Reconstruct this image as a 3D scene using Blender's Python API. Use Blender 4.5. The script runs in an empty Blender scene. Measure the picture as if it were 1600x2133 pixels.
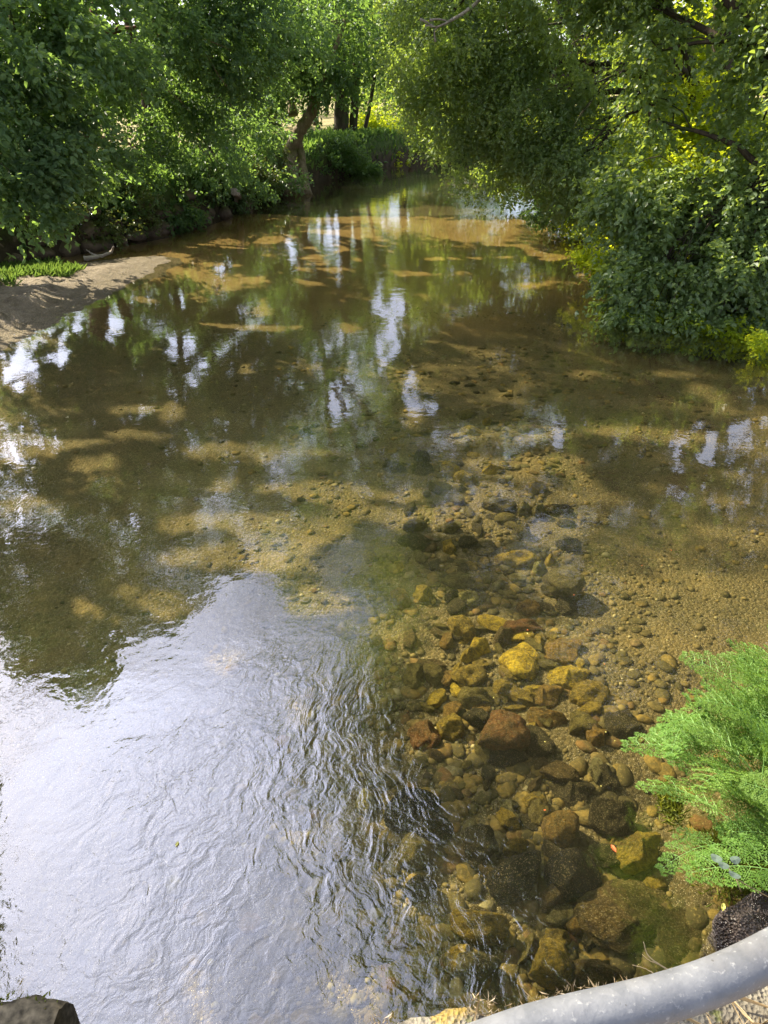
import bpy, bmesh, math, random
import numpy as np
from mathutils import Vector, Matrix, Euler

SC = bpy.context.scene
COL = SC.collection
rad = math.radians

# ------------------------------------------------------------------ camera, sky, sun, exposure
CAM_H, FPX, PITCH = 3.2, 1479.0, 31.8
cam_d = bpy.data.cameras.new('camera')
cam = bpy.data.objects.new('camera', cam_d); COL.objects.link(cam)
cam.location = (0, 0, CAM_H); cam.rotation_euler = (rad(90 - PITCH), 0, 0)
cam_d.sensor_fit = 'VERTICAL'; cam_d.sensor_height = 24.0
cam_d.lens = 24.0 * FPX / 2133.0
cam_d.clip_start = 0.02; cam_d.clip_end = 3000
SC.camera = cam

SUN_AZ, SUN_EL = -53.0, 39.0          # azimuth from +Y towards +X
sd = Vector((math.sin(rad(SUN_AZ)) * math.cos(rad(SUN_EL)), math.cos(rad(SUN_AZ)) * math.cos(rad(SUN_EL)), math.sin(rad(SUN_EL))))
sun_d = bpy.data.lights.new('sun', 'SUN'); sun_d.energy = 5.0; sun_d.angle = rad(0.5); sun_d.color = (1.0, 0.90, 0.72)
sun = bpy.data.objects.new('sun', sun_d); COL.objects.link(sun)
sun.rotation_euler = (-sd).to_track_quat('-Z', 'Y').to_euler()

world = bpy.data.worlds.new('World'); SC.world = world; world.use_nodes = True
wn = world.node_tree; wn.nodes.clear()
w_out = wn.nodes.new('ShaderNodeOutputWorld'); w_bg = wn.nodes.new('ShaderNodeBackground')
w_sky = wn.nodes.new('ShaderNodeTexSky'); w_sky.sky_type = 'NISHITA'; w_sky.sun_disc = False
w_sky.sun_elevation = rad(SUN_EL); w_sky.sun_rotation = rad(SUN_AZ)
w_sky.dust_density = 2.2; w_sky.air_density = 1.0; w_sky.ozone_density = 1.0
# thin bright cloud veil over the blue, brighter round the sun as real haze is
w_tc = wn.nodes.new('ShaderNodeTexCoord'); w_n = wn.nodes.new('ShaderNodeTexNoise'); w_map = wn.nodes.new('ShaderNodeMapping')
w_map.inputs['Scale'].default_value = (1, 1, 2.2); wn.links.new(w_tc.outputs['Generated'], w_map.inputs[0]); wn.links.new(w_map.outputs[0], w_n.inputs['Vector'])
w_n.inputs['Scale'].default_value = 2.6; w_n.inputs['Detail'].default_value = 6; w_n.inputs['Roughness'].default_value = .58
w_r = wn.nodes.new('ShaderNodeMapRange'); wn.links.new(w_n.outputs['Fac'], w_r.inputs[0])
w_r.inputs[1].default_value = .36; w_r.inputs[2].default_value = .66; w_r.inputs[3].default_value = .22; w_r.inputs[4].default_value = .85
w_d = wn.nodes.new('ShaderNodeVectorMath'); w_d.operation = 'DOT_PRODUCT'; wn.links.new(w_tc.outputs['Generated'], w_d.inputs[0]); w_d.inputs[1].default_value = sd
w_p = wn.nodes.new('ShaderNodeMath'); w_p.operation = 'POWER'; w_p.use_clamp = True; wn.links.new(w_d.outputs['Value'], w_p.inputs[0]); w_p.inputs[1].default_value = 8
w_a = wn.nodes.new('ShaderNodeMath'); w_a.operation = 'MULTIPLY_ADD'; wn.links.new(w_p.outputs[0], w_a.inputs[0]); w_a.inputs[1].default_value = 36.0; w_a.inputs[2].default_value = 6.6
w_c = wn.nodes.new('ShaderNodeVectorMath'); w_c.operation = 'SCALE'; w_c.inputs[0].default_value = (.90, .94, 1.20); wn.links.new(w_a.outputs[0], w_c.inputs['Scale'])
w_m = wn.nodes.new('ShaderNodeMix'); w_m.data_type = 'RGBA'; wn.links.new(w_r.outputs[0], w_m.inputs[0]); wn.links.new(w_sky.outputs[0], w_m.inputs[6]); wn.links.new(w_c.outputs[0], w_m.inputs[7])
wn.links.new(w_m.outputs[2], w_bg.inputs[0]); w_bg.inputs[1].default_value = 0.095
wn.links.new(w_bg.outputs[0], w_out.inputs[0])

SC.view_settings.view_transform = 'Standard'; SC.view_settings.look = 'None'
SC.view_settings.gamma = 1.0; SC.view_settings.use_curve_mapping = False
SC.view_settings.exposure = 1.65
SC.render.engine = 'CYCLES'
SC.cycles.use_denoising = True
SC.cycles.max_bounces = 7; SC.cycles.diffuse_bounces = 3; SC.cycles.glossy_bounces = 3
SC.cycles.transmission_bounces = 4; SC.cycles.transparent_max_bounces = 8
SC.cycles.caustics_reflective = False; SC.cycles.caustics_refractive = False
SC.cycles.sample_clamp_indirect = 6.0

TH = rad(PITCH)
def ray(px, py):
    x = (px - 800) / FPX; y = (1066.5 - py) / FPX
    return Vector((x, math.cos(TH) + y * math.sin(TH), -math.sin(TH) + y * math.cos(TH)))
def P(px, py, z=0.0):
    r = ray(px, py); t = (z - CAM_H) / r.z
    return Vector((r.x * t, r.y * t, z))
def D(px, py, d):
    r = ray(px, py); t = d / r.y
    return Vector((r.x * t, d, CAM_H + r.z * t))

RNG = np.random.default_rng(7)
random.seed(11)

# ------------------------------------------------------------------ numpy noise
def _h(ix, iy, iz, s):
    n = (ix.astype(np.int64) * 374761393 + iy.astype(np.int64) * 668265263 + iz.astype(np.int64) * 2147483647 + s * 974711) & 0xFFFFFFFF
    n = ((n ^ (n >> 13)) * 1274126177) & 0xFFFFFFFF
    n = n ^ (n >> 16)
    return (n & 0xFFFFFF) / float(0xFFFFFF)
def noise3(x, y, z, s=0):
    x, y, z = np.broadcast_arrays(np.asarray(x, float), np.asarray(y, float), np.asarray(z, float))
    ix, iy, iz = np.floor(x), np.floor(y), np.floor(z)
    fx, fy, fz = x - ix, y - iy, z - iz
    fx, fy, fz = [f * f * (3 - 2 * f) for f in (fx, fy, fz)]
    r = 0
    for a in (0, 1):
        for b in (0, 1):
            for c in (0, 1):
                w = (fx if a else 1 - fx) * (fy if b else 1 - fy) * (fz if c else 1 - fz)
                r = r + w * _h(ix + a, iy + b, iz + c, s)
    return r
def fbm(x, y, z=0.0, o=4, s=0):
    r, a, t = 0, 1.0, 0.0
    for k in range(o):
        f = 2.03 ** k
        r = r + a * noise3(np.asarray(x) * f + 17.3 * k, np.asarray(y) * f + 5.1 * k, np.asarray(z) * f, s + k); t += a; a *= 0.5
    return r / t
def sstep(a, b, x):
    t = np.clip((x - a) / (b - a), 0, 1); return t * t * (3 - 2 * t)

# ------------------------------------------------------------------ object helpers
def tag(o, label=None, cat=None, group=None, kind=None):
    if label: o['label'] = label
    if cat: o['category'] = cat
    if group: o['group'] = group
    if kind: o['kind'] = kind
    return o
def link(name, me, mat=None, parent=None):
    o = bpy.data.objects.new(name, me); COL.objects.link(o)
    if mat is not None and len(me.materials) == 0: me.materials.append(mat)
    if parent is not None: o.parent = parent
    return o
def empty(name, loc=(0, 0, 0), rz=0.0):
    o = bpy.data.objects.new(name, None); COL.objects.link(o); o.location = loc; o.rotation_euler = (0, 0, rz)
    o.empty_display_size = 0.1
    return o
def np_mesh(name, V, F, smooth=True, attrs=None):
    """V (n,3); F (m,k) constant-size faces."""
    me = bpy.data.meshes.new(name)
    V = np.ascontiguousarray(V, dtype=np.float32); F = np.ascontiguousarray(F, dtype=np.int32)
    m, k = F.shape
    me.vertices.add(len(V)); me.vertices.foreach_set('co', V.ravel())
    me.loops.add(m * k); me.loops.foreach_set('vertex_index', F.ravel())
    me.polygons.add(m); me.polygons.foreach_set('loop_start', np.arange(0, m * k, k, dtype=np.int32))
    try: me.polygons.foreach_set('loop_total', np.full(m, k, dtype=np.int32))
    except Exception: pass
    me.polygons.foreach_set('use_smooth', np.full(m, smooth, dtype=bool))
    for n, (dom, arr) in (attrs or {}).items():
        a = me.attributes.new(n, 'FLOAT', dom); a.data.foreach_set('value', np.ascontiguousarray(arr, dtype=np.float32))
    me.update(calc_edges=True)
    return me
def grid_mesh(name, xs, ys, zf, attrs=None):
    X, Y = np.meshgrid(xs, ys); Z = zf(X, Y)
    V = np.stack([X.ravel(), Y.ravel(), Z.ravel()], 1)
    nx, ny = len(xs), len(ys)
    i = (np.arange(ny - 1)[:, None] * nx + np.arange(nx - 1)[None, :]).ravel()
    F = np.stack([i, i + 1, i + nx + 1, i + nx], 1)
    at = {k: ('POINT', f(X, Y).ravel()) for k, f in (attrs or {}).items()}
    return np_mesh(name, V, F, True, at)
def tube_arrays(pts, radii, sides=8, wob=0.0, seed=0):
    pts = [Vector(p) for p in pts]; n = len(pts); V = []; rr = random.Random(seed)
    up = Vector((0.3, 0.2, 1)).normalized(); ph = [rr.random() * 6.28 for _ in range(3)]
    prev = None
    for i, p in enumerate(pts):
        t = (pts[min(i + 1, n - 1)] - pts[max(i - 1, 0)]).normalized()
        if prev is None:
            a = t.orthogonal().normalized()
        else:
            a = (prev - t * prev.dot(t)).normalized()
        prev = a; b = t.cross(a)
        for k in range(sides):
            th = 2 * math.pi * k / sides
            r = radii[i] * (1 + wob * (math.sin(3 * th + ph[0] + i * .25) * .5 + math.sin(2 * th + ph[1] - i * .3) * .5 + rr.uniform(-.3, .3)))
            V.append(p + (a * math.cos(th) + b * math.sin(th)) * r)
    F = []
    for i in range(n - 1):
        for k in range(sides):
            k2 = (k + 1) % sides
            F.append((i * sides + k, i * sides + k2, (i + 1) * sides + k2, (i + 1) * sides + k))
    V.append(pts[0]); V.append(pts[-1]); c0, c1 = len(V) - 2, len(V) - 1
    for k in range(sides):
        k2 = (k + 1) % sides
        F.append((c0, k2, k, c0)); F.append((c1, (n - 1) * sides + k, (n - 1) * sides + k2, c1))
    return V, F
class MB:
    """collects tubes / polygons into one mesh"""
    def __init__(s): s.v = []; s.f = []
    def add(s, V, F):
        o = len(s.v); s.v += [tuple(v) for v in V]
        for f in F:
            f = tuple(dict.fromkeys(i + o for i in f)); s.f.append(f)
    def tube(s, pts, radii, sides=8, wob=0.0, seed=0): s.add(*tube_arrays(pts, radii, sides, wob, seed))
    def build(s, name, mat, parent=None, smooth=True):
        me = bpy.data.meshes.new(name); me.from_pydata(s.v, [], s.f); me.update()
        me.polygons.foreach_set('use_smooth', [smooth] * len(me.polygons))
        return link(name, me, mat, parent)
def curve_pts(ctrl, n=10, wob=0.0, seed=0):
    """Catmull-Rom through control points"""
    c = [Vector(p) for p in ctrl]; c = [c[0] * 2 - c[1]] + c + [c[-1] * 2 - c[-2]]
    out = []; rr = random.Random(seed)
    for i in range(1, len(c) - 2):
        for k in range(n):
            t = k / n; p0, p1, p2, p3 = c[i - 1], c[i], c[i + 1], c[i + 2]
            q = .5 * ((2 * p1) + (p2 - p0) * t + (2 * p0 - 5 * p1 + 4 * p2 - p3) * t * t + (3 * p1 - 3 * p2 + p3 - p0) * t ** 3)
            out.append(q + Vector([rr.uniform(-wob, wob) for _ in range(3)]))
    out.append(c[-2]); return out

# ------------------------------------------------------------------ materials
class NT:
    def __init__(s, name):
        s.m = bpy.data.materials.new(name); s.m.use_nodes = True; s.t = s.m.node_tree; s.t.nodes.clear()
        s.out = s.t.nodes.new('ShaderNodeOutputMaterial')
    def n(s, typ, **kw):
        x = s.t.nodes.new('ShaderNode' + typ)
        for k, v in kw.items():
            if k in x.inputs: s.set(x.inputs[k], v)
            else: setattr(x, k, v)
        return x
    def set(s, inp, v):
        if isinstance(v, bpy.types.NodeSocket): s.t.links.new(v, inp)
        elif isinstance(v, (tuple, list)) and len(v) == 3 and inp.type == 'RGBA': inp.default_value = (*v, 1)
        else: inp.default_value = v
    def noise(s, vec, scale, detail=4, rough=.55, dist=0.0):
        x = s.n('TexNoise'); s.set(x.inputs['Vector'], vec); x.inputs['Scale'].default_value = scale
        x.inputs['Detail'].default_value = detail; x.inputs['Roughness'].default_value = rough; x.inputs['Distortion'].default_value = dist
        return x.outputs['Fac']
    def voro(s, vec, scale, feat='F1', out='Distance'):
        x = s.n('TexVoronoi', feature=feat); s.set(x.inputs['Vector'], vec); x.inputs['Scale'].default_value = scale
        return x.outputs[out]
    def ramp(s, fac, *st):
        x = s.n('ValToRGB'); s.set(x.inputs[0], fac); e = x.color_ramp.elements
        while len(e) < len(st): e.new(0.5)
        for el, (p, c) in zip(e, st):
            el.position = p; el.color = (*c, 1) if isinstance(c, (tuple, list)) else (c, c, c, 1)
        return x.outputs[0]
    def mix(s, fac, a, b, mode='MIX'):
        x = s.n('Mix', data_type='RGBA', blend_type=mode)
        s.set(x.inputs[0], fac); s.set(x.inputs[6], a); s.set(x.inputs[7], b); return x.outputs[2]
    def math(s, op, a, b=0.0, clamp=False):
        x = s.n('Math', operation=op, use_clamp=clamp); s.set(x.inputs[0], a); s.set(x.inputs[1], b); return x.outputs[0]
    def bump(s, h, strength=.5, dist=.01, normal=None):
        x = s.n('Bump'); s.set(x.inputs['Height'], h); s.set(x.inputs['Strength'], strength); s.set(x.inputs['Distance'], dist)
        if normal is not None: s.set(x.inputs['Normal'], normal)
        return x.outputs[0]
    def bsdf(s, col, rough=.8, normal=None, spec=.3, metal=0.0):
        b = s.n('BsdfPrincipled'); s.set(b.inputs['Base Color'], col); s.set(b.inputs['Roughness'], rough)
        s.set(b.inputs['Specular IOR Level'], spec); s.set(b.inputs['Metallic'], metal)
        if normal is not None: s.set(b.inputs['Normal'], normal)
        return b.outputs[0]
    def done(s, sh): s.t.links.new(sh, s.out.inputs[0]); return s.m
    @property
    def pos(s): return s.n('NewGeometry').outputs['Position']
    @property
    def obj(s): return s.n('TexCoord').outputs['Object']
    def attr(s, name): return s.n('Attribute', attribute_name=name).outputs['Fac']

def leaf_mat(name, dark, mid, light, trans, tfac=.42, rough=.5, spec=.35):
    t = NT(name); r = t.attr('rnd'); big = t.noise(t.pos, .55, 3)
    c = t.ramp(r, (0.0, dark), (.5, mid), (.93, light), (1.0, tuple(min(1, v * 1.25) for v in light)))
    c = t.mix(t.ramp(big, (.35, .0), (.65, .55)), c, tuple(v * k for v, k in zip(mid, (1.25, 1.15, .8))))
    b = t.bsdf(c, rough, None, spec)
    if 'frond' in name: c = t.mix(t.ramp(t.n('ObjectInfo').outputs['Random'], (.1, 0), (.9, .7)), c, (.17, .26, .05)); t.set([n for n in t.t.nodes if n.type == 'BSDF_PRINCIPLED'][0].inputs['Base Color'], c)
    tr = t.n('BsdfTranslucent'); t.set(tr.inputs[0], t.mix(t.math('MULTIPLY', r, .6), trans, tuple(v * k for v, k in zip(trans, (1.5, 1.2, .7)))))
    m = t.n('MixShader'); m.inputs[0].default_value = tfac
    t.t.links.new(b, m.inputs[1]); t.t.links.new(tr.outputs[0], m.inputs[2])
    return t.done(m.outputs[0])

def bark_mat(name, a, b, moss, mossamt=.5, scale=14):
    t = NT(name); p = t.pos
    mp = t.n('Mapping'); t.set(mp.inputs[0], p); mp.inputs['Scale'].default_value = (1, 1, .25)
    f = t.noise(mp.outputs[0], scale, 6, .65, .6)
    c = t.ramp(f, (.3, a), (.7, b))
    g = t.noise(p, 2.2, 4)
    c = t.mix(t.ramp(g, (.62 - .25 * mossamt, 0), (.72 - .15 * mossamt, .85)), c, moss)
    return t.done(t.bsdf(c, .9, t.bump(f, .9, .03), .2))

M = {}
# --- riverbed
def bed_material(name, sand=False):
    t = NT(name); p = t.pos
    w = t.noise(p, 3.0, 4)                           # patches
    big = t.noise(p, .8, 4, .6)
    g1 = t.voro(p, 42, 'F1', 'Color'); g1 = t.n('SeparateColor', Color=g1).outputs[0]
    g2 = t.voro(p, 150, 'F1', 'Color'); g2 = t.n('SeparateColor', Color=g2).outputs[1]
    g3 = t.voro(p, 330, 'F1', 'Color'); g3 = t.n('SeparateColor', Color=g3).outputs[2]
    if sand:
        base = t.ramp(big, (.3, (.19, .155, .115)), (.7, (.29, .24, .18)))
        base = t.mix(t.ramp(t.noise(p, 5, 5, .6), (.48, 0), (.64, .85)), base, (.065, .055, .045))
        zz = t.n('SeparateXYZ', Vector=p).outputs[2]; base = t.mix(t.ramp(t.math('ADD', t.math('MULTIPLY', zz, 6.0), t.math('MULTIPLY', t.noise(p, 7, 4), .5)), (.35, .7), (.75, 0)), base, (.055, .045, .028))
    else:
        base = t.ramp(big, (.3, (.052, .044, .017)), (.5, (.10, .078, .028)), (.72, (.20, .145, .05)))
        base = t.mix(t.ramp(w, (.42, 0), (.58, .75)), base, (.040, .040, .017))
        base = t.mix(t.attr('bed_dark'), base, (.030, .027, .012))
        far = t.attr('sandy')
        base = t.mix(far, base, t.ramp(w, (.3, (  .32, .19, .055)), (.7, (.44, .27, .085))))
    c = t.mix(.30, base, t.ramp(g2, (0, (.03, .025, .012)), (.5, (.17, .125, .055)), (.9, (.32, .25, .13)), (1, (.6, .52, .36))))
    c = t.mix(.22, c, t.ramp(g1, (0, (.04, .03, .015)), (.6, (.13, .10, .035)), (1, (.28, .20, .08))))
    c = t.mix(t.ramp(g3, (.965, 0), (.99, .75)), c, (.75, .66, .45))
    h = t.math('ADD', t.math('MULTIPLY', t.voro(p, 42), -1.0), t.math('MULTIPLY', t.voro(p, 150), -.4))
    h = t.math('ADD', h, t.math('MULTIPLY', t.noise(p, 12, 4), 1.2))
    return t.done(t.bsdf(c, .85, t.bump(h, .8, .02), .2))
M['bed'] = bed_material('streambed_sand')
M['sand'] = bed_material('bar_sand', True)
# --- stones: tint comes from each stone's own object colour
def stone_material():
    t = NT('algae_stone'); oi = t.n('ObjectInfo'); o = t.obj
    ofs = t.n('VectorMath', operation='ADD'); t.set(ofs.inputs[0], o)
    cx = t.n('CombineXYZ'); sc = t.math('MULTIPLY', oi.outputs['Random'], 37.0); t.set(cx.inputs[0], sc); t.set(cx.inputs[1], sc)
    t.t.links.new(cx.outputs[0], ofs.inputs[1]); o = ofs.outputs[0]
    n1 = t.noise(o, 2.2, 6, .65, .5); n2 = t.noise(o, 9, 5, .7); v = t.voro(o, 26, 'F1', 'Color'); v = t.n('SeparateColor', Color=v).outputs[0]
    col = oi.outputs['Color']
    c = t.mix(t.ramp(n1, (.36, .85), (.60, 0)), col, t.mix(1.0, col, (.34, .32, .30), 'MULTIPLY'))
    sil = t.ramp(t.noise(t.pos, 5.5, 5, .65), (.42, 0), (.62, .75)); c = t.mix(t.math('MULTIPLY', sil, t.math('MULTIPLY', t.n('SeparateColor', Color=col).outputs[0], 3.0, True)), c, (.13, .105, .035))
    c = t.mix(t.ramp(n2, (.48, 0), (.68, .7)), c, t.mix(1.0, col, (1.5, 1.35, .9), 'MULTIPLY'))
    c = t.mix(t.math('MULTIPLY', t.ramp(v, (.8, 0), (1, 1)), .35), c, (.55, .44, .20))
    wn1 = t.noise(t.pos, 34, 6, .7); c = t.mix(t.ramp(wn1, (.40, .8), (.54, 0)), c, t.mix(1.0, c, (.38, .36, .34), 'MULTIPLY'))
    gr = t.n('SeparateColor', Color=t.voro(t.pos, 210, 'F1', 'Color')).outputs[0]; c = t.mix(t.ramp(gr, (.88, 0), (.98, .55)), c, (.42, .35, .18))
    h = t.math('ADD', t.math('ADD', t.math('MULTIPLY', n2, 1.0), t.math('MULTIPLY', wn1, .5)), t.math('MULTIPLY', t.noise(o, 28, 4, .7), .5))
    return t.done(t.bsdf(c, .85, t.bump(h, 1.0, .07), .2))
M['stone'] = stone_material()
def wet_rock():
    t = NT('wet_dark_rock'); o = t.pos
    n = t.noise(o, 16, 8, .7); c = t.ramp(n, (.3, (.02, .015, .012)), (.55, (.07, .05, .04)), (.75, (.20, .15, .12)))
    c = t.mix(t.ramp(t.voro(o, 190), (.0, .6), (.25, 0)), c, (.35, .31, .27))
    return t.done(t.bsdf(c, t.ramp(t.noise(o, 8, 3), (.4, .18), (.6, .6)), t.bump(t.math('ADD', n, t.voro(o, 90)), 1.0, .02), .6))
M['wet_rock'] = wet_rock()
def wall_stone():
    t = NT('mossy_wall_stone'); o = t.pos; n = t.noise(o, 5, 6, .65)
    c = t.ramp(n, (.3, (.06, .045, .032)), (.6, (.17, .125, .085)), (.8, (.26, .20, .14)))
    nz = t.n('SeparateXYZ', Vector=t.n('NewGeometry').outputs['Normal']).outputs[2]
    c = t.mix(t.math('MULTIPLY', t.ramp(nz, (.45, 0), (.75, .9)), t.ramp(t.noise(o, 3, 3), (.4, .2), (.6, 1))), c, (.10, .105, .025))
    return t.done(t.bsdf(c, .9, t.bump(n, .9, .05), .2))
M['wall_stone'] = wall_stone()
# --- ground
def ground_material():
    t = NT('meadow_and_bank'); p = t.pos
    z = t.n('SeparateXYZ', Vector=p).outputs[2]
    n = t.noise(p, 3, 6, .65); m = t.noise(p, .25, 4)
    grass = t.ramp(n, (.3, (.035, .06, .015)), (.7, (.09, .12, .03)))
    straw = t.ramp(n, (.3, (.17, .14, .06)), (.7, (.30, .25, .11)))
    soil = t.ramp(n, (.3, (.025, .02, .012)), (.7, (.08, .06, .035)))
    c = t.mix(t.attr('field'), grass, straw)
    c = t.mix(t.ramp(t.math('ADD', z, t.math('MULTIPLY', n, .4)), (.55, 1), (.95, 0)), c, soil)
    return t.done(t.bsdf(c, .95, t.bump(n, .8, .1), .15))
M['ground'] = ground_material()
# --- water
def water_material():
    t = NT('stream_water'); p = t.pos; rip = t.attr('rip')
    sx = t.n('SeparateXYZ', Vector=p)
    # flow coordinates: the current fans out below the upstream pool
    dx = t.math('SUBTRACT', sx.outputs[0], -.15); dy = t.math('SUBTRACT', sx.outputs[1], 4.6)
    r = t.math('SQRT', t.math('ADD', t.math('MULTIPLY', dx, dx), t.math('MULTIPLY', dy, dy)))
    th = t.math('ARCTAN2', dx, t.math('MULTIPLY', dy, -1.0))
    cv = t.n('CombineXYZ'); t.set(cv.inputs[0], t.math('MULTIPLY', th, 2.2)); t.set(cv.inputs[1], t.math('MULTIPLY', r, .55))
    wp = t.n('TexNoise'); t.set(wp.inputs['Vector'], p); wp.inputs['Scale'].default_value = 2.4; wp.inputs['Detail'].default_value = 3
    av = t.n('VectorMath', operation='MULTIPLY_ADD'); t.t.links.new(wp.outputs['Color'], av.inputs[0]); av.inputs[1].default_value = (.42, .42, 0); t.t.links.new(cv.outputs[0], av.inputs[2])
    fl = av.outputs[0]
    a = t.noise(fl, 7.0, 2, .5, .3); b = t.noise(fl, 25, 3, .5, .3); c = t.noise(p, 46, 2, .5, .8)
    hs = t.math('ADD', t.math('MULTIPLY', a, 1.0), t.math('ADD', t.math('MULTIPLY', b, .62), t.math('MULTIPLY', c, .16)))
    calm = t.math('ADD', t.noise(p, 3.2, 3, .5, .4), t.math('MULTIPLY', t.noise(p, 16, 2), .22))
    n1 = t.bump(hs, t.math('MULTIPLY', rip, 1.0), .0065)
    n2 = t.bump(calm, t.attr('calm'), .02, n1)
    # Schlick reflectance, the same from above and from below (light crosses the surface unrefracted)
    dt = t.n('VectorMath', operation='DOT_PRODUCT'); t.set(dt.inputs[0], n2); t.set(dt.inputs[1], t.n('NewGeometry').outputs['Incoming'])
    om = t.math('SUBTRACT', 1.0, t.math('ABSOLUTE', dt.outputs['Value']), True)
    fr = t.n('Math', operation='MULTIPLY_ADD'); t.set(fr.inputs[0], t.math('POWER', om, 4.6)); fr.inputs[1].default_value = .78; fr.inputs[2].default_value = .115
    tr = t.n('BsdfTransparent'); tr.inputs[0].default_value = (.88, .86, .70, 1)
    gl = t.n('BsdfGlossy'); gl.inputs[0].default_value = (1, 1, 1, 1); t.set(gl.inputs['Roughness'], t.math('MULTIPLY_ADD', rip, .10)); gl.inputs['Roughness'].links[0].from_node.inputs[2].default_value = .035; t.set(gl.inputs['Normal'], n2)
    du = t.n('BsdfDiffuse'); du.inputs[0].default_value = (.30, .27, .16, 1)          # a little suspended silt
    mu = t.n('MixShader'); mu.inputs[0].default_value = .02; t.t.links.new(tr.outputs[0], mu.inputs[1]); t.t.links.new(du.outputs[0], mu.inputs[2]); tr = mu
    m = t.n('MixShader'); t.t.links.new(fr.outputs[0], m.inputs[0]); t.t.links.new(tr.outputs[0], m.inputs[1]); t.t.links.new(gl.outputs[0], m.inputs[2])
    return t.done(m.outputs[0])
M['water'] = water_material()
# --- barks and leaves
M['bark_dark'] = bark_mat('dark_bark', (.03, .023, .017), (.10, .075, .05), (.05, .07, .02), .5)
M['bark_pale'] = bark_mat('pale_mossy_bark', (.10, .075, .045), (.30, .24, .15), (.12, .14, .04), .5)
M['bark_red'] = bark_mat('reddish_bark', (.07, .03, .018), (.20, .10, .06), (.05, .06, .02), .2)
M['deadwood'] = bark_mat('bleached_deadwood', (.22, .18, .14), (.46, .40, .33), (.3, .26, .2), .1)
M['redtwig'] = bark_mat('dead_red_twigs', (.10, .045, .03), (.22, .11, .07), (.1, .05, .03), .1)
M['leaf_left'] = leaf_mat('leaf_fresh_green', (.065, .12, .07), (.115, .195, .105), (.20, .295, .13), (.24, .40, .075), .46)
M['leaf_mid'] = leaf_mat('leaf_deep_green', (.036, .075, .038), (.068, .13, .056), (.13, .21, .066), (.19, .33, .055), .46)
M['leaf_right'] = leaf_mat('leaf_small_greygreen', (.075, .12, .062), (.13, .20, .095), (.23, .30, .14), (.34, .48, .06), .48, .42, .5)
M['leaf_sunlit'] = leaf_mat('leaf_sunny_yellowgreen', (.15, .24, .02), (.24, .35, .028), (.38, .48, .04), (.62, .72, .03), .6)  # sunlit look painted into the leaf colours, brighter than the other foliage
M['leaf_fern'] = leaf_mat('leaf_frond', (.055, .13, .025), (.10, .21, .035), (.21, .34, .07), (.24, .40, .03), .38, .55)
M['leaf_ivy'] = leaf_mat('leaf_ivy', (.03, .06, .015), (.07, .11, .025), (.16, .18, .05), (.16, .2, .03), .3, .35, .5)
M['grass'] = leaf_mat('grass_blades', (.05, .10, .025), (.085, .155, .035), (.16, .22, .06), (.17, .28, .05), .4)
M['moss'] = leaf_mat('moss_strands', (.05, .07, .01), (.11, .14, .015), (.22, .22, .03), (.2, .24, .02), .35)
M['straw'] = leaf_mat('dry_straw', (.20, .14, .075), (.38, .29, .17), (.60, .50, .33), (.25, .19, .1), .1)
def flat(name, col, rough=.7, spec=.3, var=.3, scale=30):
    t = NT(name); n = t.noise(t.obj, scale, 5)
    return t.done(t.bsdf(t.ramp(n, (.3, tuple(v * (1 - var) for v in col)), (.7, tuple(min(1, v * (1 + var)) for v in col))), rough, t.bump(n, .3, .004), spec))
M['pale_leaf'] = flat('pale_round_leaf', (.15, .20, .14), .7, .2, .25)
M['stem'] = flat('green_stem', (.14, .26, .06), .6)
M['dry_stem'] = flat('dry_stem', (.42, .32, .18), .8)
M['orange_leaf'] = flat('orange_leaf', (.55, .13, .03), .6)
M['yellow_leaf'] = flat('yellow_leaf', (.55, .5, .12), .6)
def pipe_mat():
    t = NT('weathered_galvanised_pipe'); p = t.pos
    n = t.noise(p, 22, 6, .65); f = t.noise(p, 140, 4, .6); s = t.voro(p, 55, 'F1', 'Color'); s = t.n('SeparateColor', Color=s).outputs[0]
    c = t.ramp(n, (.3, (.095, .10, .108)), (.5, (.125, .13, .138)), (.72, (.165, .17, .175)))
    c = t.mix(t.ramp(t.noise(p, 9, 5, .6), (.5, 0), (.72, .55)), c, (.13, .12, .105))
    c = t.mix(t.math('MULTIPLY', t.ramp(s, (.85, 0), (1, 1)), .2), c, (.22, .22, .22))
    c = t.mix(t.ramp(f, (.60, 0), (.70, .7)), c, (.26, .26, .25)); c = t.mix(t.ramp(t.noise(p, 60, 5, .7), (.66, 0), (.7, .8)), c, (.06, .055, .05))
    return t.done(t.bsdf(c, t.ramp(n, (.3, .42), (.7, .65)), t.bump(t.math('ADD', n, t.math('MULTIPLY', f, .4)), .5, .003), .4, .1))
M['pipe'] = pipe_mat()
def coping_mat():
    t = NT('lichen_coping_stone'); p = t.pos; n = t.noise(p, 14, 7, .65)
    c = t.ramp(n, (.3, (.10, .085, .06)), (.6, (.20, .18, .135)), (.8, (.32, .29, .23)))
    c = t.mix(t.ramp(t.noise(p, 11, 5, .6, .5), (.55, 0), (.64, .9)), c, (.25, .17, .035))
    c = t.mix(t.ramp(t.noise(p, 26, 4, .6), (.6, 0), (.68, .8)), c, (.11, .12, .03))
    return t.done(t.bsdf(c, .95, t.bump(t.math('ADD', n, t.voro(p, 120)), .9, .008), .2))
M['coping'] = coping_mat()
M['coping_dark'] = flat('dark_mossy_stone', (.095, .078, .048), .95, .15, .7, 55)
M['deck'] = flat('dusty_deck', (.33, .26, .18), .95, .2, .4, 14)

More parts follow.
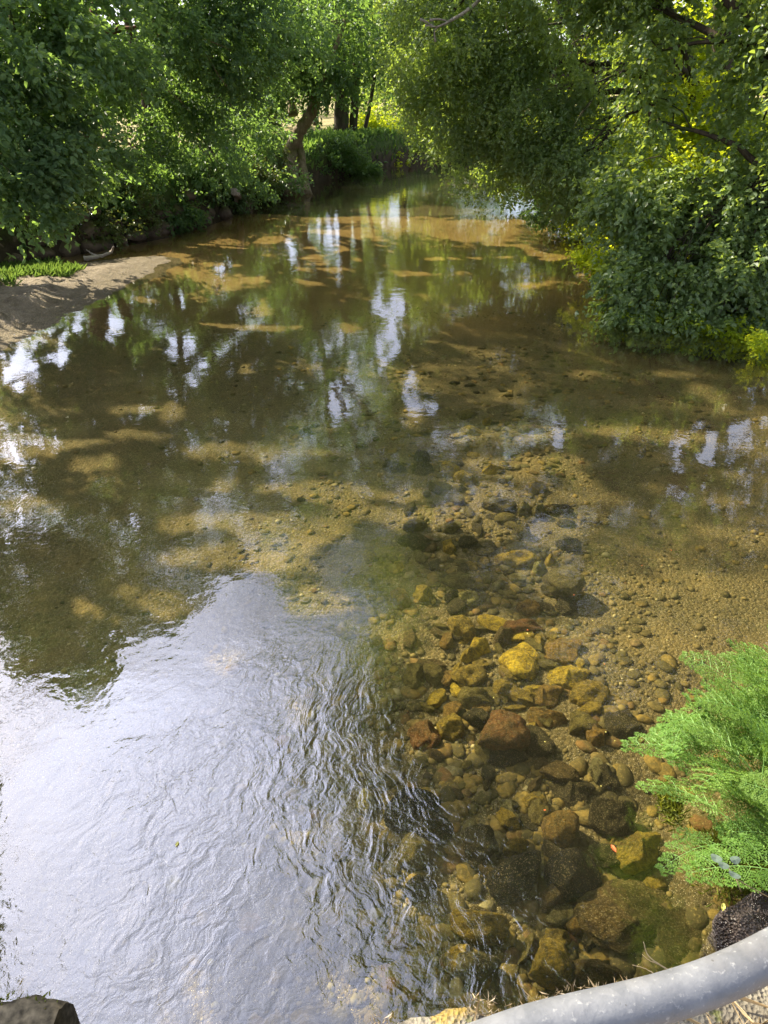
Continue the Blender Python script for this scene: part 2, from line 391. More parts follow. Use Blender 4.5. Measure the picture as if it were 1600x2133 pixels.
# ------------------------------------------------------------------ the lie of the land
LY = [-60, -3, 1, 9, 12, 14, 15.6, 17.3, 18.8, 24.7, 30.7, 36, 45, 60, 90]
LX = [-14, -6, -6, -7.6, -8.0, -7.4, -6.2, -5.2, -4.4, -2.9, -.2, 3, 10, 24, 55]
RY = [-60, -3, 0, 1.4, 2.2, 3.0, 3.8, 5, 8, 10, 12, 14, 19, 26, 30, 34, 45, 60, 90]
RX = [-6, 1.5, 1.5, 1.50, 1.95, 2.6, 3.2, 4.4, 6.2, 6.3, 5.7, 5.1, 4.7, 4.4, 5.0, 6.5, 16, 32, 65]
def ground_z(X, Y):
    xl = np.interp(Y, LY, LX); xr = np.interp(Y, RY, RX)
    dl = X - xl; dr = xr - X
    n = fbm(X * .6, Y * .6, 0, 4, 3) - .5; n2 = fbm(X * .12, Y * .12, 0, 3, 5) - .5
    zl = -1.0 + 2.05 * sstep(.25, -.35, dl + n * .3)
    zr = -1.0 + (1.15 + .55 * sstep(-.3, -2.5, dr)) * sstep(.2, -.55, dr + n * .5) + .3 * sstep(-.5, -2.2, dr)
    z = np.where(dl < dr, zl, zr)
    far = np.clip((np.hypot(X, Y) - 60) / 400, 0, 1)
    return z + np.where(z > -.3, n * .35 + n2 * .5 * sstep(6, 30, np.abs(X) + Y * .3), 0) + far * 6 * n2
def geo(a, b, s0, k):
    out = [a]; s = s0
    while out[-1] < b: out.append(out[-1] + s); s *= k
    return np.array(out)
gx = np.concatenate([-geo(12, 900, .6, 1.13)[::-1], np.arange(-11.8, 14, .18), geo(14, 900, .6, 1.13)])
gy = np.concatenate([-geo(3, 900, .6, 1.2)[::-1], np.arange(-2.8, 42, .2), geo(42, 1500, .6, 1.12)])
def field_attr(X, Y):
    xl = np.interp(Y, LY, LX)
    return sstep(4.0, 6.5, xl - X) * .95 + 0 * Y
tag(link('ground', grid_mesh('ground', gx, gy, ground_z, {'field': field_attr}), M['ground']), kind='structure')

def bed_z(X, Y):
    n = fbm(X * .55, Y * .55, 0, 3, 21) - .5; m = fbm(X * 2.5, Y * 2.5, 0, 3, 31) - .5
    z = -.30 + n * .22 + m * .05
    # shallow sandy riffles upstream, shelving to the bar
    z += .20 * sstep(9.5, 15, Y) * sstep(23, 20, Y) - .25 * sstep(20, 24, Y)
    bar = sstep(1.4, 0, X - np.interp(Y, [7, 9, 11.5, 15], [-6.0, -5.0, -4.6, -4.2])) * sstep(7, 9, Y) * sstep(17.5, 15.0, Y)
    z = z * (1 - bar) + bar * (.0 - .04)
    z += -.12 * sstep(.5, 2.2, 3.0 - Y) * sstep(.8, -.8, X)
    dr = np.interp(Y, RY, RX) - X
    z += sstep(.7, -.1, dr) * .25
    return np.minimum(z, -.035)
bx = np.arange(-9.0, 8.0, .04)
by = geo(-1.5, 1.0, .08, 1.0); by = np.concatenate([by[:-1], geo(by[-1], 38, .022, 1.0075)])
def sandy(X, Y):
    j = (fbm(X * .7, Y * .7, 0, 3, 9) - .5) * 4
    return sstep(9.5, 14.5, Y + j) * sstep(22.5, 19.5, Y + j * .4) * .9
def bed_dark(X, Y):  # zones of darker bed colour: upstream, midstream, lower left and right
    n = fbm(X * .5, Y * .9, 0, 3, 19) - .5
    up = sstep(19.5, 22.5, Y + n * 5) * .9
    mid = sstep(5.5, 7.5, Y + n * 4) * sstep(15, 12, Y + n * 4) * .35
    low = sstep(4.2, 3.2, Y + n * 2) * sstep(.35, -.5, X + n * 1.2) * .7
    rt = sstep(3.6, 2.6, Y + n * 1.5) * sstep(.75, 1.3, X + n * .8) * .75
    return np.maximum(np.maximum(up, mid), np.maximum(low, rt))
tag(link('riverbed', grid_mesh('riverbed', bx, by, bed_z, {'sandy': sandy, 'bed_dark': bed_dark}), M['bed']), kind='structure')

# sand bar at the left
BY = [4, 6, 7.5, 9.02, 10.2, 11.5, 13.2, 14.6, 15.05, 15.3]
BX = [-8.6, -7.0, -6.0, -5.02, -4.82, -4.62, -4.35, -4.16, -4.3, -4.9]
def bar_z(X, Y):
    e = np.interp(Y, BY, BX) - X + (fbm(X * 2.2, Y * 2.2, 0, 4, 43) - .5) * .35                     # > 0 on the bar
    back = np.interp(X, [-9, -7.3, -5.9, -4.9, -4.2], [13.6, 14.0, 14.7, 15.2, 15.25]) - Y
    d = np.minimum(e, back * .8)
    n = fbm(X * 1.6, Y * 1.6, 0, 4, 41) - .5
    z = -.10 + .108 * sstep(-.5, .25, d) + .13 * sstep(.25, 1.6, d) + .16 * sstep(1.4, 3.5, d)
    z += n * .13 * sstep(.45, 1.6, d)
    lump = sstep(.50, .62, fbm(X * 1.3 + 3, Y * 2.2, 0, 5, 55)) * sstep(.6, 1.1, d) * sstep(13.1, 12.5, Y)
    z += lump * .09 + (fbm(X * 7, Y * 7, 0, 3, 47) - .5) * .03
    return z - .6 * sstep(-.45, -.9, d)
tag(link('sand_bar', grid_mesh('sand_bar', np.arange(-9.4, -3.6, .03), np.arange(4.6, 16.0, .03), bar_z), M['sand']), kind='structure')

# water surface
def rip(X, Y):
    px = X; c = np.exp(-(((X + .1) / 1.6) ** 2 + ((Y - 2.4) / 1.25) ** 2) ** 1.5)
    left = sstep(.25, -.9, X + (Y - 3) * .5)
    down = sstep(3.9, 2.9, Y + .25 * np.abs(X))
    r = .05 * sstep(6, 4, Y) + .40 * down * sstep(.7, -.3, X - (2.6 - Y) * .7) + .30 * c * sstep(2.9, 2.3, Y)
    arc = np.exp(-((np.hypot(X + 1.1, Y - 2.4) - 1.05) / .28) ** 2) * sstep(-1.3, -.6, X) * sstep(2.0, 2.6, Y)
    r = r + .42 * arc
    calml = sstep(-.9, -1.9, X + (2.6 - Y) * .35)    # glassy left pool
    r = r * (1 - .62 * calml)
    r = r + .42 * np.exp(-(((X - .55) / .55) ** 2 + ((Y - 1.85) / .55) ** 2) ** 1.5)
    pn = fbm(X * 1.1, Y * 1.1, 0, 3, 71)
    return np.clip(r * (.35 + 1.3 * sstep(.3, .7, pn)), 0, 1)
def calm(X, Y):
    return .10 + .12 * sstep(6, 3, Y) + .05 * sstep(10, 14, Y)
wx = np.concatenate([np.arange(-10, -3, .25), np.arange(-3, 3, .05), np.arange(3, 22, .25)])
wy = np.concatenate([np.arange(-6, .5, .4), np.arange(.5, 6, .05), np.arange(6, 60, .3)])
tag(link('water', grid_mesh('water', wx, wy, lambda X, Y: X * 0, {'rip': rip, 'calm': calm}), M['water']), kind='structure')

# ------------------------------------------------------------------ leaves
def leaf_cloud(name, C, T, N, S, R, mat, parent, wid=.62, fold=.22, open_=False):
    """one mesh of two-quad leaves: C base, T direction, N normal, S length, R random"""
    if open_:
        k = carve(C + np.array(parent.location if parent else (0, 0, 0))); C, T, N, S, R = C[k], T[k], N[k], S[k], R[k]
    n = len(C); fold = fold * wid / .62
    T = T / (np.linalg.norm(T, axis=1, keepdims=True) + 1e-9)
    B = np.cross(N, T); B /= (np.linalg.norm(B, axis=1, keepdims=True) + 1e-9)
    N = np.cross(T, B)
    tpl = [(0, 0, 0), (-.5, .38, fold * .5), (-.38, .75, fold * .3), (0, 1, -.12), (.38, .75, fold * .3), (.5, .38, fold * .5)]
    V = np.empty((n, 6, 3))
    for k, (u, v, w) in enumerate(tpl):
        V[:, k] = C + (B * (u * wid) + T * v + N * w) * S[:, None]
    b = (np.arange(n) * 6)[:, None]
    F = np.concatenate([b + np.array([0, 5, 4, 3]), b + np.array([0, 3, 2, 1])], 1).reshape(-1, 4)
    me = np_mesh(name, V.reshape(-1, 3), F, False, {'rnd': ('FACE', np.repeat(R, 2))})
    return link(name, me, mat, parent)

# openings cut into the crowns to shape the light: where the sun gets through (ellipses it lights on the streambed) and where the sky shows
# between the crowns when seen mirrored in the water
FLECKS = [(850,500,190,20),(1000,480,160,13),(650,505,130,9),(1100,468,70,8),(740,522,130,6),(400,505,100,7),(460,522,70,5),(820,577,190,6),(560,590,140,6),(980,545,90,5),
 (340,558,80,9),(250,552,70,6),(230,600,50,8),(120,600,60,10),(1000,375,90,4),(700,390,110,4),(520,665,90,5),(80,900,120,14),(270,880,55,10),(420,905,50,14),(500,905,30,8),(180,932,50,9),
 (20,1000,40,14),(290,825,70,6),(590,855,70,6),(600,900,60,8),(650,985,120,20),(820,985,35,8),(870,1035,150,22),(740,1030,70,14),(990,1050,160,25),(1060,1000,120,24),(1000,958,100,14),
 (1130,985,70,14),(1000,880,90,14),(1120,880,70,12),(1290,870,100,6),(1400,880,60,6),(1100,930,90,8),(210,1195,120,28),(450,1115,160,20),(620,1195,65,28),(560,1140,60,16),(380,1045,70,9),
 (1300,1185,200,52),(1430,1215,110,52),(1080,1135,70,16),(1100,1370,180,110),(960,1300,90,60),(980,1240,70,30),(900,1480,80,50),(1240,1400,90,60),(870,1205,55,20),(1000,1400,100,50),
 (1245,1508,50,22),(1160,1585,50,14),(1110,1650,50,40),(1180,1700,60,50),(760,1640,60,50),(620,1690,70,36),(870,1810,120,45),(700,2010,120,50),(1000,1850,120,40),(960,1970,70,40),
 (1340,1745,70,36),(1250,1890,60,40),(1150,1960,90,40),(300,2000,80,30),(1480,1500,160,300),(1600,1750,160,200)]
FL = []
for (px_, py_, rx_, ry_) in FLECKS:
    c_ = P(px_, py_, -.15); a_ = P(px_ + rx_, py_, -.15); b_ = P(px_, py_ - ry_, -.15); d_ = P(px_, py_ + ry_, -.15)
    FL.append((c_.x, (b_.y + d_.y) / 2, max(.15, a_.x - c_.x), max(.15, (b_.y - d_.y) / 2)))
SKYG = [(820,432,42,62),(690,480,46,42),(1070,418,36,32),(200,680,72,42),(100,735,100,45),(40,780,60,40),(370,630,22,42),(370,725,42,45),(460,560,26,26),(810,640,46,42),(810,720,32,50),
 (710,560,16,40),(1080,592,42,36),(700,830,36,42),(870,830,50,50),(1450,920,74,50),(1530,900,50,32),(1410,1000,32,60),(1160,920,22,40),(500,650,22,20),(270,1080,14,40),(600,520,12,30),(940,570,14,30),(1330,790,14,14)]
SKYP = [(-30,1300),(0,1330),(40,1400),(150,1430),(200,1462),(245,1410),(250,1335),(330,1330),(400,1270),(480,1200),(560,1185),(600,1250),(610,1420),(620,1560),(690,1690),(780,1850),(880,2100),(960,2400),(-30,2400)]
def carve(W):
    x, y, z = W[:, 0], W[:, 1], W[:, 2]; drop = np.zeros(len(W), bool)
    k = (z + .15) / sd.z; X, Y = x - sd.x * k, y - sd.y * k
    wob = (fbm(X * 2.6, Y * 2.6, 0, 3, 301) - .5) * 2.2
    br = fbm(X * 2.2, Y * .9, 0, 3, 303) < .56
    for (cx, cy, rx, ry) in FL:
        drop |= (((X - cx) / rx) ** 2 + ((Y - cy) / ry) ** 2) < (np.where(br, 1.15, -1) if cy > 13 else 1.5) + wob
    for (tx, ty, tz, tr) in ((6.0, 13.3, 1.4, .8), (7.4, 12.8, 1.8, .8), (8.2, 15, 2.6, 1.2), (7.2, 12.4, 3.4, .8), (9.2, 17, 4.0, 1.4), (5.2, 12.8, .7, .6), (10, 18, 5.5, 1.3), (4.6, 16.5, .6, .7)):  # tubes cut toward the sun to light growth on the right bank
        q = (tz + .15) / sd.z; drop |= (((X - tx + sd.x * q) ** 2 + (Y - ty + sd.y * q) ** 2) < (tr * (1 + wob * .35)) ** 2) & (z > tz + .4)
    # a straggle of small chance flecks
    drop |= (fbm(X * 1.5, Y * 1.5, 0, 2, 305) > .74) & (Y > 3)
    vz = -z - CAM_H; f = y * math.cos(TH) - vz * math.sin(TH); u = y * math.sin(TH) + vz * math.cos(TH); f = np.maximum(f, .1)
    px = 800 + x / f * FPX; py = 1066.5 - u / f * FPX
    n1 = (fbm(px / 26, py / 34, 0, 3, 311) - .5)
    qx = px + n1 * 60; qy = py + (fbm(px / 22, py / 30, 0, 3, 313) - .5) * 70
    for (cx, cy, rx, ry) in SKYG:
        rx, ry = rx * .82, ry * .88
        drop |= ((((qx - cx) / rx) ** 2 + ((qy - cy) / ry) ** 2) < 1.0) & (n1 < .14)
    ins = np.zeros(len(W), bool); m = len(SKYP)
    for i in range(m):
        (x0, y0), (x1, y1) = SKYP[i], SKYP[(i + 1) % m]
        if y0 != y1:
            ins ^= ((y0 > qy) != (y1 > qy)) & (qx < (x1 - x0) * (qy - y0) / (y1 - y0) + x0)
    return ~(drop | ins)

def sprays(blobs, per, L, leaf, droop=.4, gap=.46, gs=.8, seed=0, dens=1.0, flatn=.6):
    """blobs: (center, (rx,ry,rz), n_sprays) -> leaf arrays. leaf sprays hang off points spread through the blob"""
    g = np.random.default_rng(seed); Cs, Ts, Ns, Ss, Rs = [], [], [], [], []
    for (c, r, n) in blobs:
        n = int(n * dens); c = np.array(c, float); r = np.array(r, float)
        u = g.normal(size=(n * 3, 3)); u /= np.linalg.norm(u, axis=1, keepdims=True)
        rr = g.random((n * 3, 1)) ** .42
        p = c + u * rr * r
        k = fbm(p[:, 0] / gs, p[:, 1] / gs, p[:, 2] / gs, 3, 91 + seed) > gap
        p = p[k][:n]; u = u[k][:n]
        if len(p) == 0: continue
        m = len(p)
        d = u * np.array([1, 1, .5]) + g.normal(size=(m, 3)) * .55 + np.array([0, 0, -droop]); d /= np.linalg.norm(d, axis=1, keepdims=True)
        crnd = g.random(m)
        t = (np.arange(per) + .5) / per
        ln = L * g.uniform(.6, 1.3, (m, 1))
        base = p[:, None, :] + d[:, None, :] * (t[None, :, None] * ln[:, :, None]) + np.array([0, 0, -1.]) * (t[None, :, None] ** 2) * ln[:, :, None] * droop * .5
        side = np.cross(d, np.array([0, 0, 1.]) + g.normal(size=(m, 3)) * .3); side /= (np.linalg.norm(side, axis=1, keepdims=True) + 1e-9)
        sg = np.where(np.arange(per) % 2 == 0, 1, -1)[None, :, None] * 1.0
        td = d[:, None, :] * .7 + side[:, None, :] * sg * .9 + g.normal(size=(m, per, 3)) * .35 + np.array([0, 0, -.3])
        nn = np.array([0, 0, 1.]) * flatn + g.normal(size=(m, per, 3)) * .55
        base = base + g.normal(size=base.shape) * leaf * .35
        Cs.append(base.reshape(-1, 3)); Ts.append(td.reshape(-1, 3)); Ns.append(nn.reshape(-1, 3))
        Ss.append(leaf * g.uniform(.55, 1.25, m * per)); Rs.append(np.clip(np.repeat(crnd, per) * .55 + g.random(m * per) * .5, 0, 1))
    return [np.concatenate(a) for a in (Cs, Ts, Ns, Ss, Rs)]

def tree(name, label, cat, group, root, trunks, blobs, bark, leafm, per=14, L=.45, leaf=.08, droop=.4, gap=.46, gs=.8, seed=0, limbs=True, dens=1.0, flatn=.6, wid=.62):
    """trunks: list of (control points, r0, r1). blobs: ((x,y,z),(rx,ry,rz),n)"""
    t = empty(name, root); tag(t, label, cat, group); off = Vector(root)
    inv = lambda p: tuple(Vector(p) - off)
    ends = []
    for k, (cp, r0, r1) in enumerate(trunks):
        pts = curve_pts([inv(p) for p in cp], 7, r0 * .12, seed * 7 + k); n = len(pts)
        radii = [r0 + (r1 - r0) * (i / (n - 1)) ** .8 for i in range(n)]
        radii[0] *= 1.5; radii[1] *= 1.25; radii[2] *= 1.1
        mb = MB(); mb.tube(pts, radii, 12, .16, seed + k); mb.build('trunk', M[bark], t)
        ends.append(pts)
    rr = random.Random(seed)
    if limbs:
        for (c, r, n) in blobs:
            c = Vector(inv(c))
            src = min((p for pts in ends for p in pts[len(pts) // 3:]), key=lambda p: (p - c).length + max(0, p.z - c.z) * 1.2)
            mid = (src + c) * .5 + Vector((rr.uniform(-.3, .3), rr.uniform(-.3, .3), rr.uniform(.1, .5)))
            mb = MB(); ln = (src - c).length
            pts = curve_pts([src, mid, c], 6, .03, rr.randrange(999)); r0 = min(.11, .02 + ln * .016)
            mb.tube(pts, [r0 + (.012 - r0) * i / (len(pts) - 1) for i in range(len(pts))], 6, .1, seed)
            for _ in range(7):
                e = c + Vector([rr.gauss(0, .5) * q for q in r]); s = pts[rr.randrange(len(pts) // 2, len(pts))]
                q = curve_pts([s, (s + e) * .5 + Vector((0, 0, rr.uniform(0, .25))), e], 3, .02, rr.randrange(999))
                mb.tube(q, [.014 + (.004 - .014) * i / (len(q) - 1) for i in range(len(q))], 4, 0, 0)
            mb.build('limb', M[bark], t)
    bl = [(inv(c), r, n) for c, r, n in blobs]
    leaf_cloud('crown', *sprays(bl, per, L, leaf, droop, gap, gs, seed, dens, flatn), M[leafm], t, wid=wid, open_=leafm != 'leaf_sunlit')
    return t
def B(px, py, d, rx, ry, rz, n):       # blob whose centre lies d metres upstream on the sight line of a pixel
    return (tuple(D(px, py, d)), (rx, ry, rz), n)
G_L, G_R = 'trees along the left bank', 'trees over the right bank'

# --- left bank
gL = .95
t1 = tree('alder_tree', 'broad-leaved fresh green tree drooping over the grassy sand bar', 'tree', G_L, (-10.2, 14.6, .8),
     [([(-10.2, 14.6, .7), (-9.7, 14.2, 3), (-9.3, 13.6, 5.4), (-9, 13.4, 8)], .26, .10)],
     [B(20, 190, 13, 1.1, 1.0, .9, 420), B(90, 290, 13, 1.0, .8, .75, 330), B(-40, 400, 12.3, 1.2, .8, .7, 320), B(45, 440, 12.6, .8, .6, .35, 170),
      B(175, 345, 14, .75, .6, .35, 160), B(30, 60, 12.5, 1.2, 1, .8, 330), B(-140, 250, 12, 1.4, 1.2, 1.4, 350), B(190, 120, 14.5, 1.1, .8, .8, 260), B(110, -20, 14, 1.6, 1, .7, 330),
      ((-8.2, 12.6, 5.9), (2.0, 1.6, 1.4), 560), ((-9.6, 13.4, 8.2), (2.4, 2, 1.6), 560), ((-6.9, 12.4, 6.6), (1.6, 1.4, 1.3), 380), ((-8.2, 13.4, 9.6), (2, 1.8, 1.4), 480), ((-9.8, 14.6, 11.6), (2.4, 2.2, 1.6), 700), ((-7.0, 13.8, 8.4), (1.8, 1.6, 1.4), 420)],
     'bark_dark', 'leaf_left', 14, .42, .115, .25, .47, .6, 1)
tree('alder_tree', 'dark tree with reddish-brown trunk above the old bank wall', 'tree', G_L, (-7.6, 18.6, .9),
     [([(-7.6, 18.8, .8), (-7.4, 18.6, 2.0), (-7.9, 18.6, 3.6), (-7.5, 18.3, 6.5)], .33, .15), ([(-7.2, 18.7, .8), (-6.6, 18.3, 2.4), (-6.0, 18, 4.4)], .16, .08)],
     [B(240, 60, 17, 1.2, 1, 1.1, 330), B(330, 200, 17.5, 1.0, .9, .8, 300), B(200, 190, 17, .8, .8, .6, 150), B(300, 330, 17, .7, .6, .5, 150),
      B(370, 60, 17, 1.2, 1, 1.0, 330), B(400, -40, 18, 1.8, 1, .8, 330), B(170, 440, 16.5, 1.1, .4, .5, 260), B(330, 430, 18, .9, .4, .5, 200),
      ((-6.9, 17.4, 6.8), (2.0, 1.8, 1.4), 520), ((-8.6, 18.5, 9.0), (2.4, 2, 1.9), 620), ((-6.4, 17.4, 10.2), (2.4, 2, 2.0), 700), ((-7.8, 18, 12.4), (2.4, 2, 1.6), 600)],
     'bark_red', 'leaf_mid', 14, .45, .10, .35, .47, .7, 2)
tree('alder_tree', 'leafy green tree bending down to the mossy boulders', 'tree', G_L, (-5.6, 20.8, .9),
     [([(-5.7, 20.9, .8), (-5.6, 20.6, 2.4), (-5.0, 20.4, 4.6), (-4.6, 20, 7)], .22, .11), ([(-6.2, 21, .8), (-6.1, 20.9, 3), (-6.4, 20.8, 6)], .16, .08)],
     [B(470, 60, 18, 1.5, 1.1, 1.1, 520), B(460, 190, 18.5, 1.1, .9, .9, 380), B(370, 240, 18.4, .8, .6, .6, 220), B(440, 330, 19, .8, .6, .6, 200),
      B(570, 60, 19.5, 1.3, 1, 1.2, 420), B(520, 260, 20.5, .8, .6, .9, 170), B(480, 380, 20.5, 1.1, .5, .5, 190), B(560, 380, 22.5, .9, .4, .4, 130),
      ((-4.4, 18.6, 6.2), (1.6, 1.5, 1.4), 520), ((-5.3, 20, 9.2), (2.4, 2, 1.9), 700), ((-3.9, 18.8, 11.2), (2.4, 2, 2.2), 800), ((-2.4, 19.5, 8.4), (1.8, 1.6, 1.8), 520), ((-1.2, 19, 11.0), (1.8, 1.8, 2.0), 560)],
     'bark_dark', 'leaf_left', 14, .45, .105, .4, .45, .7, 3)
b4 = P(612, 398, .1)
t4 = tree('willow_tree', 'tree with pale twisted mossy trunk leaning over the water', 'tree', G_L, (b4.x, b4.y, .1),
     [([(b4.x, b4.y, -.1), D(606, 330, 24.6), D(622, 275, 24.6), D(655, 215, 24.5), D(640, 160, 24.6), D(620, 60, 24.6), D(640, -60, 24.6)], .27, .10),
      ([(b4.x + .35, b4.y + .1, -.1), D(628, 330, 24.7), D(618, 280, 24.6)], .17, .10),
      ([D(610, 240, 24.6), D(603, 180, 24.8), D(590, 60, 25)], .11, .07), ([D(655, 215, 24.5), D(680, 150, 24), D(720, 40, 24)], .10, .05)],
     [B(610, 40, 24, 1.5, 1, 1.4, 380), B(700, 60, 24, 1.4, 1, 1.2, 320), B(690, 165, 24, .9, .7, .5, 150), B(560, 150, 24, .9, .8, .9, 200),
      ((-2.9, 23.6, 8.0), (2.4, 1.8, 1.9), 560), ((-1.2, 22.5, 10.5), (2.4, 2, 2.4), 700), ((-2.4, 23.5, 13.2), (2.6, 2.2, 2.4), 700), ((.8, 22.0, 12.8), (2.2, 2, 2.6), 700), ((.6, 22.5, 8.4), (1.6, 1.5, 1.6), 420), ((2.6, 22, 10.6), (1.8, 1.5, 2.4), 520)],
     'bark_pale', 'leaf_mid', 12, .5, .12, .45, .46, .8, 4)
tree('ash_tree', 'group of slim dark upright stems by the river bend', 'tree', G_L, (-1.6, 31.5, .9),
     [([(-1.8, 31.5, .6), D(712, 200, 31.5), D(705, 60, 31.5), D(700, -80, 31.5)], .30, .18), ([(-1.3, 31.7, .6), D(740, 200, 31.5), D(748, 40, 31.5), D(760, -80, 31)], .17, .11),
      ([(-.9, 32.2, .6), D(770, 220, 32), D(790, 100, 32)], .10, .06)],
     [B(760, 20, 30, 2.2, 1.4, 1.6, 420), B(820, 110, 31, 1.6, 1, 1.2, 300), B(650, 40, 32, 2, 1, 1.8, 300), ((-.6, 30, 8.6), (2.6, 2, 1.8), 360), ((-2.0, 31, 12.), (2.6, 2, 2.0), 320)],
     'bark_dark', 'leaf_mid', 12, .6, .14, .45, .47, .9, 5)
tree('ash_tree', 'far feathery tree arching over the upstream bend', 'tree', G_L, (1.4, 40, 1),
     [([(1.0, 40, .6), (1.1, 40, 5), (1.4, 39.6, 10)], .25, .12), ([(2.4, 41, .6), (2.6, 40.6, 6)], .16, .08)],
     [B(860, 60, 37, 2.6, 1.6, 2.6, 420), B(900, 200, 38, 2.2, 1.3, 1.5, 330), B(800, 190, 40, 1.8, 1.4, 1.4, 170), B(830, 20, 40, 2.5, 2, 2.2, 300), ((3.5, 36, 10), (2.2, 2.2, 2.0), 260)],
     'bark_dark', 'leaf_right', 12, .7, .16, .6, .45, 1.0, 6)

tree('alder_tree', 'tree beyond the left margin seen only as a treetop mirrored in the pool', 'tree', G_L, (-9.2, 9.0, .3),
     [([(-9.2, 9.0, .1), (-8.8, 9.0, 3), (-8.0, 8.8, 6)], .22, .08)],
     [((-6.4, 6.6, 6.0), (2.2, 2.2, 1.5), 800), ((-8.0, 8.0, 7.6), (2.2, 2.2, 1.8), 800), ((-5.6, 4.4, 5.2), (1.8, 1.9, 1.3), 650), ((-8.6, 5.8, 8.2), (2.4, 2.2, 1.6), 700), ((-4.8, 3.0, 4.4), (1.4, 1.5, 1.0), 420), ((-10.4, 9, 9.6), (2.4, 2.2, 1.8), 600), ((-7.4, 8.6, 5.2), (2.2, 1.9, 1.5), 700), ((-8.6, 9.8, 6.6), (2.2, 2, 1.5), 600), ((-5.6, 8.6, 5.2), (1.6, 1.6, 1.1), 420), ((-7.6, 6.4, 3.9), (1.6, 1.6, 1.2), 420), ((-6.0, 10.6, 6.9), (2.0, 1.6, 1.2), 420)],
     'bark_dark', 'leaf_left', 14, .42, .10, .3, .40, .6, 12)
for i, (bl, root, lab) in enumerate([
    ([B(700, 150, 46, 3, 2, 2.2, 420), B(620, 60, 48, 3, 2, 2.4, 420), ((-2.5, 47, 9), (4, 2.5, 3.5), 800)], (-3.4, 47, 1), 'dark tree behind the bend seen between the slim stems'),
    ([B(880, 120, 48, 3.4, 2, 3.0, 620), B(960, 60, 46, 3, 2, 2.6, 520), B(900, 230, 46, 3, 1.6, 1.4, 420), ((3.0, 48, 10), (4, 2.5, 3.6), 800)], (3.5, 49, 1), 'dark tree closing the view above the head of the stream'),
    ([B(1060, 150, 40, 3.2, 2, 3.0, 620), B(1000, 260, 36, 2.0, 1.4, 1.4, 330), ((8.5, 40, 8), (4, 2.5, 3.6), 800)], (9.0, 41, 1), 'dark tree beyond the bend behind the weeping branches'),
    ([B(440, 200, 34, 2.4, 1, 1.4, 420), B(380, 120, 34, 2.4, 1, 1.6, 420), B(560, 200, 36, 2.0, 1, 1.2, 360), ((-7, 35, 6.5), (4, 2, 2.2), 600)], (-9.0, 35.5, 1), 'tree far behind the ivy stump'),
    ([B(330, 120, 27, 2.2, 1, 1.3, 420), B(400, 200, 26, 1.8, 1, 1.0, 330), B(300, 220, 25, 1.6, 1, .9, 260)], (-9.6, 26.5, 1), 'tree standing in the second row behind the drooping green tree'),
    ([B(500, 120, 30, 2.0, 1, 1.4, 380), B(560, 60, 30, 2.0, 1, 1.4, 330), B(500, 230, 29, 1.5, .8, .8, 260)], (-6.6, 30, 1), 'tree in the second row behind the ivy stump'),
    ([B(60, 120, 22, 2.2, 1.2, 1.6, 420), B(180, 60, 23, 1.6, 1, 1.1, 300), B(-60, 300, 20, 2, 1, 1.2, 300)], (-14, 22, 1), 'tree in the second row behind the tree over the sand bar'),
    ([B(650, 90, 36, 2.0, 1, 1.5, 260), B(760, 70, 40, 2.2, 1, 1.6, 240), B(820, 150, 44, 2.4, 1, 1.6, 240)], (-3.2, 37, 1), 'small tree beyond the slim dark stems')]):
    tree('hazel_tree', lab, 'tree', 'second row of trees behind the left bank', root, [([(root[0], root[1], .6), (root[0] + .2, root[1], 2.6), (root[0] + .1, root[1], 4.2)], .14, .07)],
         bl, 'bark_dark', 'leaf_mid', 12, .5, .12, .35, .38, .8, 40 + i, dens=1.15)
# --- right bank
tree('birch_tree', 'tall small-leaved tree with weeping branches over the stream', 'tree', G_R, (6.9, 16.5, .8),
     [([(6.9, 16.5, .6), (6.5, 16.1, 3), (5.8, 15.6, 6), (5.2, 15.2, 9)], .28, .12), ([(6.9, 16.4, .8), (6.0, 15.8, 2.8), (4.8, 15.2, 4.3), (3.4, 15, 5.0)], .13, .05)],
     [B(905, 60, 16.5, .9, .8, 1.0, 300), B(880, 170, 17, .55, .6, .8, 150), B(960, 160, 16.5, .8, .8, .9, 300), B(1000, 280, 16.8, .8, .7, .6, 300), B(1020, 350, 17, .7, .5, .35, 150),
      B(1060, 60, 16, 1.2, 1, 1.0, 420), B(1110, 210, 15.6, 1.0, .9, .8, 380), B(1120, 330, 15.6, .9, .7, .5, 260), B(1190, 400, 15.2, .6, .5, .3, 130),
      B(1200, 80, 15.0, 1.0, 1, .9, 300), B(1210, 190, 14.8, .7, .6, .5, 150), B(1000, -40, 15.5, 1.6, 1.2, 1.2, 450), B(1210, 330, 14.6, .8, .5, .35, 170),
      ((4.6, 14.5, 6.2), (2.4, 2.0, 1.6), 800), ((5.6, 14.5, 8.6), (2.8, 2.4, 2.0), 1000), ((3.2, 14.8, 8.6), (1.8, 1.6, 1.8), 600), ((3.4, 15, 11.2), (2.6, 2, 2.0), 900), ((1.6, 15.5, 10.4), (1.7, 1.5, 1.7), 560), ((1.8, 15.5, 7.8), (1.4, 1.2, 1.2), 360), ((.4, 15.6, 12), (1.8, 1.6, 1.6), 520)],
     'bark_dark', 'leaf_right', 16, .5, .072, .75, .43, .6, 7, wid=.72, dens=1.3)
